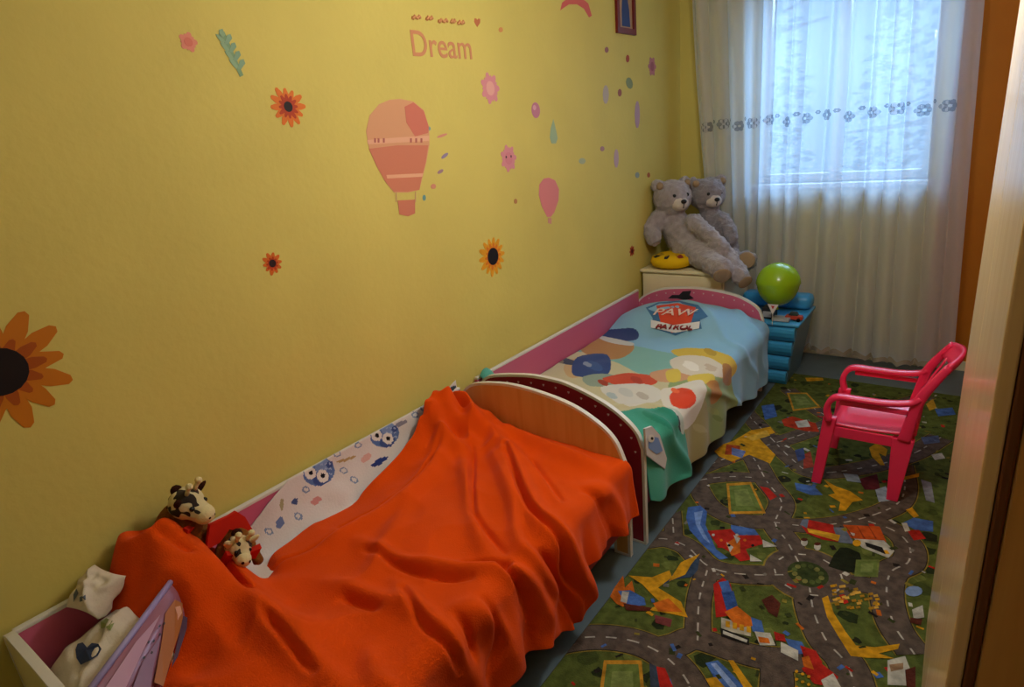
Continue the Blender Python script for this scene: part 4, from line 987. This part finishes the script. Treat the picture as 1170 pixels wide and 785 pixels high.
# ------------------------------------------------------------------ sheer curtain
SH = bpy.data.materials.new('sheer_voile'); SH.use_nodes = True; nt = SH.node_tree; nt.nodes.clear()
out = nt.nodes.new('ShaderNodeOutputMaterial'); m1 = nt.nodes.new('ShaderNodeMixShader'); m2 = nt.nodes.new('ShaderNodeMixShader')
tr = nt.nodes.new('ShaderNodeBsdfTransparent'); tl = nt.nodes.new('ShaderNodeBsdfTranslucent'); df = nt.nodes.new('ShaderNodeBsdfDiffuse')
tl.inputs['Color'].default_value = (.70, .80, .95, 1); df.inputs['Color'].default_value = (.88, .87, .97, 1)
m1.inputs[0].default_value = .45; nt.links.new(tl.outputs[0], m1.inputs[1]); nt.links.new(df.outputs[0], m1.inputs[2])
lw = nt.nodes.new('ShaderNodeLayerWeight'); lw.inputs['Blend'].default_value = .35
mr = nt.nodes.new('ShaderNodeMapRange'); mr.inputs['To Min'].default_value = .60; mr.inputs['To Max'].default_value = .93
nt.links.new(lw.outputs['Facing'], mr.inputs['Value']); nt.links.new(mr.outputs['Result'], m2.inputs[0])
nt.links.new(tr.outputs[0], m2.inputs[1]); nt.links.new(m1.outputs[0], m2.inputs[2]); nt.links.new(m2.outputs[0], out.inputs[0])
cu = empty('sheer_curtain', (.95, 4.26, 0), 'white sheer curtain with an embroidered row, hanging to the floor before the window', 'curtain')
CX0, CX1, CZ = .12, 1.63, 2.52
def cpoint(u, z):
    f = max(0, (CZ-z)/CZ); ph = u*2*math.pi*15 + 1.1*math.sin(u*17) + .5*math.sin(u*41)
    x = CX0+(CX1-CX0)*u + f*(.10*max(0, u-.55)/.45 + .02*math.sin(u*9)) + (.22*f**1.4*max(0, .3-u)/.3)
    amp = .020+.016*math.sin(u*23+1)**2
    return Vector((x+.010*math.cos(ph), 4.26 + amp*math.sin(ph+.25*math.sin(z*2.2+u*5)) + .012*math.sin(ph*.37+2), z))
nu, nzv = 420, 60; V, Fq = [], []
for i in range(nu+1):
    u = i/nu; zb = .045 + .020*abs(math.sin(u*2*math.pi*15)) + .012*math.sin(u*13)
    for j in range(nzv+1): V.append(tuple(cpoint(u, zb+(CZ-zb)*j/nzv)))
for i in range(nu):
    for j in range(nzv): a = i*(nzv+1)+j; Fq.append((a, a+nzv+1, a+nzv+2, a+1))
me = bpy.data.meshes.new('voile'); me.from_pydata(V, [], Fq); link('voile', me, SH, cu, True)
EMB = SH.copy(); EMB.name = 'embroidery_thread'; MATS['embroidery_thread'] = EMB
for n_ in EMB.node_tree.nodes:
    if n_.type == 'MAP_RANGE': n_.inputs['To Min'].default_value = .62; n_.inputs['To Max'].default_value = .8
    if n_.type in ('BSDF_DIFFUSE', 'BSDF_TRANSLUCENT'): n_.inputs['Color'].default_value = (.32, .36, .44, 1)
def embro(u, z, r):
    b_ = MB(); 
    for k in range(6):
        a = k*math.pi/3; pts = [cpoint(u+(r*math.cos(a)*.6+r*.42*math.cos(t))/1.5, z+r*math.sin(a)*.6+r*.42*math.sin(t))+Vector((0, -.003, 0)) for t in [2*math.pi*i/8 for i in range(8)]]
        b_.b.faces.new([b_.b.verts.new(p) for p in pts])
    return b_
for k in range(13):
    u = .05+k*.073; b_ = embro(u, 1.545+.012*math.sin(k*2.1), .034); b_.build('embroidered_flower', EMB, cu)
for k in range(12):
    u = .085+k*.073; b_ = embro(u, 1.575, .013); b_.build('embroidered_bud', EMB, cu)
b_ = MB()      # lace hem band
for i in range(nu):
    u0, u1 = i/nu, (i+1)/nu
    zb = lambda u: .045 + .020*abs(math.sin(u*2*math.pi*15)) + .012*math.sin(u*13)
    b_.b.faces.new([b_.b.verts.new(cpoint(u, z)+Vector((0, -.002, 0))) for u, z in ((u0, zb(u0)), (u1, zb(u1)), (u1, zb(u1)+.03), (u0, zb(u0)+.03))])
b_.build('lace_hem', mat('lace', 'a89c8c', .9), cu)
MB().tube([(.04, 4.26, CZ+.03), (1.80, 4.26, CZ+.03)], .012, 12).build('curtain_rod', mat('rod', 'cfcabf', .4), cu, True)
for x in (.10, 1.72): MB().tube([(x, 4.26, CZ+.03), (x, 4.40, CZ+.03)], .008, 8).build('bracket', mat('rod', 'cfcabf', .4), cu)

# ------------------------------------------------------------------ wardrobe on the right
wd = empty('wardrobe', (2.1, 1.45, 0), 'tall wooden wardrobe at the right, its front towards the beds', 'wardrobe')
x0, y0, x1, y1 = 1.8175, .93, 1.788, 2.00
def wq(x0a, y0a, x1a, y1a, z0, z1, m_, nm, par, bev=.003):      # upright board between two plan corners: left edge line
    MB().hull8([(x0a[0], x0a[1], z0), (y0a[0], y0a[1], z0), (x1a[0], x1a[1], z0), (y1a[0], y1a[1], z0), (x0a[0], x0a[1], z1), (y0a[0], y0a[1], z1), (x1a[0], x1a[1], z1), (y1a[0], y1a[1], z1)], 0, bev).build(nm, m_, par)
t = Vector((x1-x0, y1-y0, 0)).normalized(); n = Vector((t.y, -t.x, 0))          # along the front, and into the wardrobe
A0 = Vector((x0, y0, 0)); A1 = Vector((x1, y1, 0)); D = .57
def quad(nm, a, b_, d0, d1, z0, z1, m_, par=wd, bev=.003):
    c_ = [a+n*d0, b_+n*d0, b_+n*d1, a+n*d1]; c_ = [c_[0], c_[3], c_[2], c_[1]]
    return MB().hull8([(*v.xy, z0) for v in c_]+[(*v.xy, z1) for v in c_], 0, bev).build(nm, m_, par)
quad('side_panel', A0, A0+t*.018, .034, D, .0128, 2.2, WSIDE); quad('side_panel', A1-t*.018, A1, .022, D, .0128, 2.2, WSIDE)
quad('edge_strip', A0-t*.004, A0+t*.018, .020, .033, .0128, 2.2, mat('strip_brown', '6a3c12', .45))
quad('back_panel', A0+t*.018, A1-t*.018, D-.01, D, .0128, 2.2, WSIDE); quad('top_panel', A0+t*.018, A1-t*.018, .022, D-.01, 2.18, 2.2, WSIDE); quad('plinth', A0+t*.018, A1-t*.018, .03, D-.01, .0128, .07, WSIDE)
mid = A0.lerp(A1, .5)
dA = quad('door', A0+t*.001, mid-t*.0015, 0, .019, .072, 2.198, WFRONT); dB = quad('door', mid+t*.0015, A1-t*.001, 0, .019, .072, 2.198, WFRONT)
quad('base_strip', A0, A1, .0, .0195, .0128, .070, WFRONT)

# ------------------------------------------------------------------ framed picture on the left wall
fr = [onX(*p) for p in ((702, 0), (703.5, 39), (724.5, 42), (724.5, -2))]
ya, yb, za = fr[0].y, fr[2].y, 2.10; zt = 2.42
pf = empty('framed_picture', (0.01, (ya+yb)/2, (za+zt)/2), 'small picture in a dark red frame, high on the yellow wall near the window', 'picture')
m = MB(); lp = [(.001, ya, za), (.001, yb, za), (.001, yb, zt), (.001, ya, zt)]; w_ = .03; ip = [(.001, ya+w_, za+w_), (.001, yb-w_, za+w_), (.001, yb-w_, zt-w_), (.001, ya+w_, zt-w_)]
m.prism(lp, (.016, 0, 0), hole=ip); m.build('frame', mat('red_frame', '6a1614', .4), pf)
MB().box((.002, ya+w_, za+w_), (.006, yb-w_, zt-w_)).build('picture_sheet', mat('picture_tan', 'b08a62', .6), pf)
yc_, yw = (ya+yb)/2, (yb-ya)
MB().prism([(.0062, yc_+a*yw, za+c_) for a, c_ in ((-.2, .04), (.24, .04), (.2, .13), (.08, .22), (-.04, .26), (-.14, .2), (-.2, .12))], (.001, 0, 0)).build('printed_shape', mat('picture_blue', '2c3f6e', .6), pf)

# ------------------------------------------------------------------ wall stickers
PK, PK2, SAL, SAL2, LAV, TEAL_, DRED = 'd48a92', 'c4707a', 'dc7a5e', 'd4604a', 'b89ab4', '8aae94', '9a3a3a'
def smat(c_): return mat('sticker_'+c_, c_, .6, .3)
def plate(name, polys, parent=None, label=None, cat='wall sticker', group=None):
    """polys: list of (list of (y,z), colour, layer)"""
    root = None
    for i, (P, c_, lay) in enumerate(polys):
        m = MB(); m.prism([(.0006+.0005*lay, a, b_) for a, b_ in P], (.0007, 0, 0))
        o = m.build(name if i == 0 else c_[1] if isinstance(c_, tuple) else 'printed_detail', smat(c_[0] if isinstance(c_, tuple) else c_), root)
        if i == 0: root = o
    return tag(root, label, cat, group)
def wp(p): a = onX(p[0], p[1], 0); return (a.y, a.z)
def petals(c_, r, n_, w=.56, inner=.52, jag=0, seed=0):
    q = random.Random(seed); P = []
    for i in range(n_):
        a = 2*math.pi*i/n_; h = math.pi/n_; L = r*(1+q.uniform(-jag, jag))
        for da, rr_ in ((-h, inner*r*1.2), (-h*w*1.5, L*.72), (-h*w*.6, L*.96), (0, L), (h*w*.6, L*.95), (h*w*1.5, L*.72)):
            P.append((c_[0]+rr_*math.cos(a+da), c_[1]+rr_*math.sin(a+da)))
    return P
def gerbera(px, r, label, n_=13, cols=('d9701a', 'c4420e', '1c0f12'), seed=0, rc=.32, grp=None):
    c_ = wp(px); return plate('flower_sticker', [(petals(c_, r, n_, seed=seed, jag=.1), cols[0], 0), (petals(c_, r*.62, n_, seed=seed+1, jag=.1), (cols[1], 'inner_petals'), 1), (ell(*c_, r*rc, r*rc, 18), (cols[2], 'flower_centre'), 2)], None, label, 'wall sticker')
gerbera((-1, 425), .142, 'large orange flower sticker cut by the left edge of the picture', 13, ('c0700f', 'a04c0c', '160c0c'), 1, .40)
gerbera((329, 122), .060, 'orange-red flower sticker on the yellow wall left of the hot air balloon', 12, ('d9701a', 'b03808', '1c0806'), 2, .26)
gerbera((311, 301), .036, 'small orange-red flower sticker low on the wall, below the balloon to the left', 10, ('d0651a', 'b03808', '2a0a06'), 3, .34)
gerbera((563, 293), .094, 'yellow-orange sunflower sticker with a black centre above the near bed', 14, ('e09a1a', 'd8761a', '1a1216'), 4, .42)
gerbera((722, 287), .035, 'tiny dark red flower sticker beside the grey bear', 8, ('a8402a', '8a2a1e', '4a1410'), 5, .34)
def flower(px, r, label, n_=6, c1=PK, c2=PK2, dots_=False):
    c_ = wp(px); L = [(petals(c_, r, n_, w=.5, inner=.72), c1, 0), (ell(*c_, r*.45, r*.45, 14), (c2, 'flower_centre'), 1)]
    if dots_: L += [(ell(c_[0]+s_*r*.3, c_[1]+r*.12, r*.09, r*.1, 8), ('5a3a44', 'printed_dot'), 2) for s_ in (-1, 1)]
    return plate('flower_sticker', L, None, label)
flower((215, 48), .026, 'small plain pink flower sticker near the upper left', 5, 'd8846e', 'd0705c')
flower((560, 101), .066, 'pink flower sticker with a pale middle, upper right of the hot air balloon', 7, PK, 'e0a49a')
flower((581, 181), .062, 'pink flower sticker with two dark dots, right of the hot air balloon', 7, PK, 'd0808a', True)
flower((745, 76), .060, 'dusky pink flower sticker nearest the window corner', 6, 'b8787e', 'a06068')
c_ = wp((612, 126)); plate('dot_sticker', [(ell(*c_, .036, .036, 18), 'c07a8e', 0), (ell(c_[0]-.01, c_[1]+.012, .014, .012, 10), ('d8a0ae', 'highlight'), 1)], None, 'round mauve pink dot sticker between the two flower stickers')
# leaf sprig
L = [([wp(p) for p in ((250, 36), (256, 36), (278, 86), (274, 88))], '7a9a72', 0)]
for k in range(4):
    t_ = k/4; bx, by = 254+20*t_, 44+38*t_
    L.append(([wp(p) for p in ((bx, by+6), (bx-6, by-1), (bx-8, by-5), (bx-2, by-4), (bx+3, by+4))], ('8aa884', 'leaf'), 1)); L.append(([wp(p) for p in ((bx+2, by+6), (bx+5, by-4), (bx+9, by-5), (bx+11, by), (bx+6, by+7))], ('7f9f82', 'leaf'), 1))
L.append(([wp(p) for p in ((250, 40), (250, 34), (254, 33), (257, 40), (254, 44))], ('8aa884', 'leaf'), 1))
plate('leaf_sticker', L, None, 'pale green leaf sprig sticker on the upper left of the wall')
# hot air balloon
env = [(457, 113), (472, 116), (484, 126), (490, 145), (490.5, 165), (487, 185), (482, 205), (479, 217), (466, 220), (450, 220), (440, 208), (430, 190), (422, 172), (418, 150), (422, 132), (433, 119), (445, 114)]
L = [([wp(p) for p in env], 'd49a72', 0), ([wp(p) for p in ((472, 117), (484, 127), (489.5, 145), (489, 152), (474, 156), (464, 140), (462, 122))], ('cc7460', 'balloon_panel'), 1),
     ([wp(p) for p in ((421, 170), (454, 166), (489, 166), (486, 186), (481, 205), (479, 217), (466, 219), (450, 219), (440, 207), (430, 189))], ('cc7c60', 'balloon_panel'), 1),
     ([wp(p) for p in ((419, 160), (455, 157), (490, 155), (490, 161), (455, 163), (420, 165))], ('e0a888', 'balloon_band'), 2), ([wp(p) for p in ((441, 200), (483, 198), (482, 202), (442, 204))], ('e4ac88', 'balloon_band'), 2)]
for x in (427, 431, 437, 468, 474, 480): L.append(([wp(p) for p in ((x, 158), (x+2, 158), (x+2, 163), (x, 163))], ('b06058', 'printed_mark'), 3))
for x in (452, 474): L.append(([wp(p) for p in ((x, 219), (x+1.2, 219), (x+1, 231), (x-.2, 231))], ('c8a070', 'balloon_rope'), 1))
L.append(([wp(p) for p in ((454, 229), (474, 228), (474, 244), (466, 247), (456, 245))], ('c8785e', 'balloon_basket'), 1))
plate('hot_air_balloon_sticker', L, None, 'big coral pink hot air balloon sticker in the middle of the yellow wall')
for px, w_, h_, cc, lb, sl in (((505, 155), 12, 3.4, 'd08a78', 'pink streamer sticker beside the hot air balloon, uppermost of its row', -4), ((508, 178), 8, 5, '8f7f9c', 'lavender bird-shaped sticker beside the hot air balloon', -5), ((503, 196), 7, 4.5, 'a4808a', 'mauve scrap sticker below the lavender one', -3), ((495, 213), 6, 6, 'd08a70', 'salmon scrap sticker low beside the balloon', 0), ((484.5, 226), 4, 7, '6f9a94', 'teal scrap sticker beside the balloon basket', 0), ((490, 147), 4, 5, '8aa69a', 'pale teal scrap sticker at the upper right rim of the balloon', 0),
        ((572, 34), 5, 6, 'cc8a50', 'tiny orange heart sticker right of the lettering', 0), ((589, 230), 4, 6, 'b8804c', 'tiny brown-orange scrap sticker left of the little pink balloon', 0), ((665, 184), 8, 7, 'a8b08c', 'pale grey-green scrap sticker right of the little pink balloon', 0),
        ((693, 57), 4.5, 7, '94605c', 'dark pink dot sticker under the framed picture', 0), ((717, 67), 4, 9, 'a8482e', 'red-brown dot sticker right under the framed picture', 0), ((719, 95), 8, 13, '8a9468', 'sage green scrap sticker above the lavender strip', 3), ((708, 106), 4.5, 9, '9a5a4a', 'dark rose dot sticker left of the sage scrap', 0), ((692, 108), 7, 22, 'b4a698', 'pale lavender long sticker under the dark pink dot', 0), ((728, 131), 6, 32, 'b092a0', 'long lavender strip sticker near the corner', 0), ((688, 170), 5, 6, 'a0787c', 'mauve dot sticker left of the low lavender strip', 0), ((704, 181), 5.5, 22, 'b89ca4', 'short lavender strip sticker low on the wall', 0), ((728, 200), 5, 7, '8d9a92', 'blue-grey dot sticker left above the bear', 0), ((741, 200), 3.5, 6, 'a85c38', 'rust dot sticker just above the bear ear', 0)):
    plate('small_sticker', [([wp((px[0]+w_/2*math.cos(t_)*1.0, px[1]+h_/2*math.sin(t_)+sl*.5*math.cos(t_))) for t_ in [2*math.pi*i/10 for i in range(10)]][::-1], cc, 0)], None, lb)
plate('drop_sticker', [([wp(p) for p in ((632, 136), (635, 148), (637, 158), (635, 164), (630, 164), (628, 157), (629, 147))], '9ab08c', 0)], None, 'pale green drop sticker above the little pink balloon')
plate('balloon_sticker', [([wp(p) for p in ((627, 203), (634, 206), (638.5, 216), (638, 229), (633, 243), (629, 248), (625, 248), (619, 236), (615.5, 223), (616, 211), (621, 204))], 'd88080', 0), ([wp(p) for p in ((626, 249), (630, 249), (630, 256), (626, 255))], ('d09080', 'balloon_basket'), 0)], None, 'little pink balloon sticker over the far bed')
plate('canopy_sticker', [([wp(p) for p in ((640, 12), (642, 3), (650, -3), (662, -4), (672, 4), (676, 18), (673, 20), (667, 10), (659, 5), (650, 5), (644, 9))], 'cf6058', 0)], None, 'pink arched canopy sticker at the top edge of the wall')
# lettering
h = [wp(p) for p in ((545, 31), (541.5, 25), (542, 21), (544, 21), (545, 23), (546.5, 21), (548.5, 22), (548.5, 26))]
plate('heart_sticker', [(h, 'c07048', 0)], None, 'tiny red-brown heart sticker at the end of the lettering')
LT = smat('c98860'); a, b_ = onX(470, 52, 0), onX(538, 55, 0)
ux = Vector((0, 1, (b_-a).z/(b_-a).y))
word = text_mesh('lettering_sticker', 'Dream', .128, LT, None, ((a+b_)/2)+Vector((.0012, 0, .0)), (0, 1, 0), (0, 0, 1), .0012)
tag(word, 'pink lettering sticker on the upper wall', 'wall sticker')
for i, (xa, xb_, yy) in enumerate(((470, 480, 20), (486, 494, 21), (500, 511, 24), (514, 520, 24.5), (522, 530, 26))):
    P = [wp((xa+(xb_-xa)*k/6, yy+1.6*math.sin(k*2.2))) for k in range(7)]
    MB().tube([(.002, *p) for p in P], .006, 6).build('small_stroke', smat('cf9060'), word)

# ------------------------------------------------------------------ trees outside the window
LEAF = mat('outside_leaf', '5f8a80', .7, .2, nz=.3, nscale=2); BARK = mat('outside_bark', '4a4038', .9)
def tree(cx, cy, top, r, seed, label, n_=1500):
    q = random.Random(seed); t = empty('tree', (cx, cy, -5), label, 'tree', 'trees outside the window')
    m = MB(); m.tube([(cx, cy, -5), (cx+.1, cy, -1), (cx, cy, 2), (cx-.1, cy, top*.8)], [.22, .18, .12, .04], 10)
    for k in range(16):
        a, z = q.uniform(0, 6.28), q.uniform(-2, top*.8); m.tube([(cx, cy, z), (cx+r*.8*math.cos(a), cy+r*.8*math.sin(a), z+q.uniform(-.2, .7))], [.05, .012], 6)
    m.build('trunk', BARK, t)
    V, Fq = [], []
    for k in range(n_):
        z = q.uniform(-3.5, top); rr_ = r*(1-.75*max(0, (z+1)/(top+1))**1.3)*math.sqrt(q.random()); a = q.uniform(0, 6.28)
        c0 = Vector((cx+rr_*math.cos(a), cy+rr_*math.sin(a), z-.25*rr_)); L = q.uniform(.10, .24)
        d = Vector((math.cos(a)+q.uniform(-.5, .5), math.sin(a)+q.uniform(-.5, .5), q.uniform(-.6, .2))).normalized(); s_ = d.cross(Vector((q.uniform(-1, 1), q.uniform(-1, 1), 1))).normalized()*L*.35
        i0 = len(V); V += [tuple(c0), tuple(c0+d*L*.5+s_), tuple(c0+d*L), tuple(c0+d*L*.5-s_)]; Fq.append((i0, i0+1, i0+2, i0+3))
    me = bpy.data.meshes.new('foliage'); me.from_pydata(V, [], Fq); o = link('foliage', me, LEAF, t)
    return t
tree(-1.3, 9.2, 4.2, 1.55, 1, 'leafy tree seen through the sheer curtain at the left of the window', 2600)
tree(1.25, 10.6, 4.6, 1.75, 2, 'leafy tree seen through the sheer curtain at the right of the window', 2800)
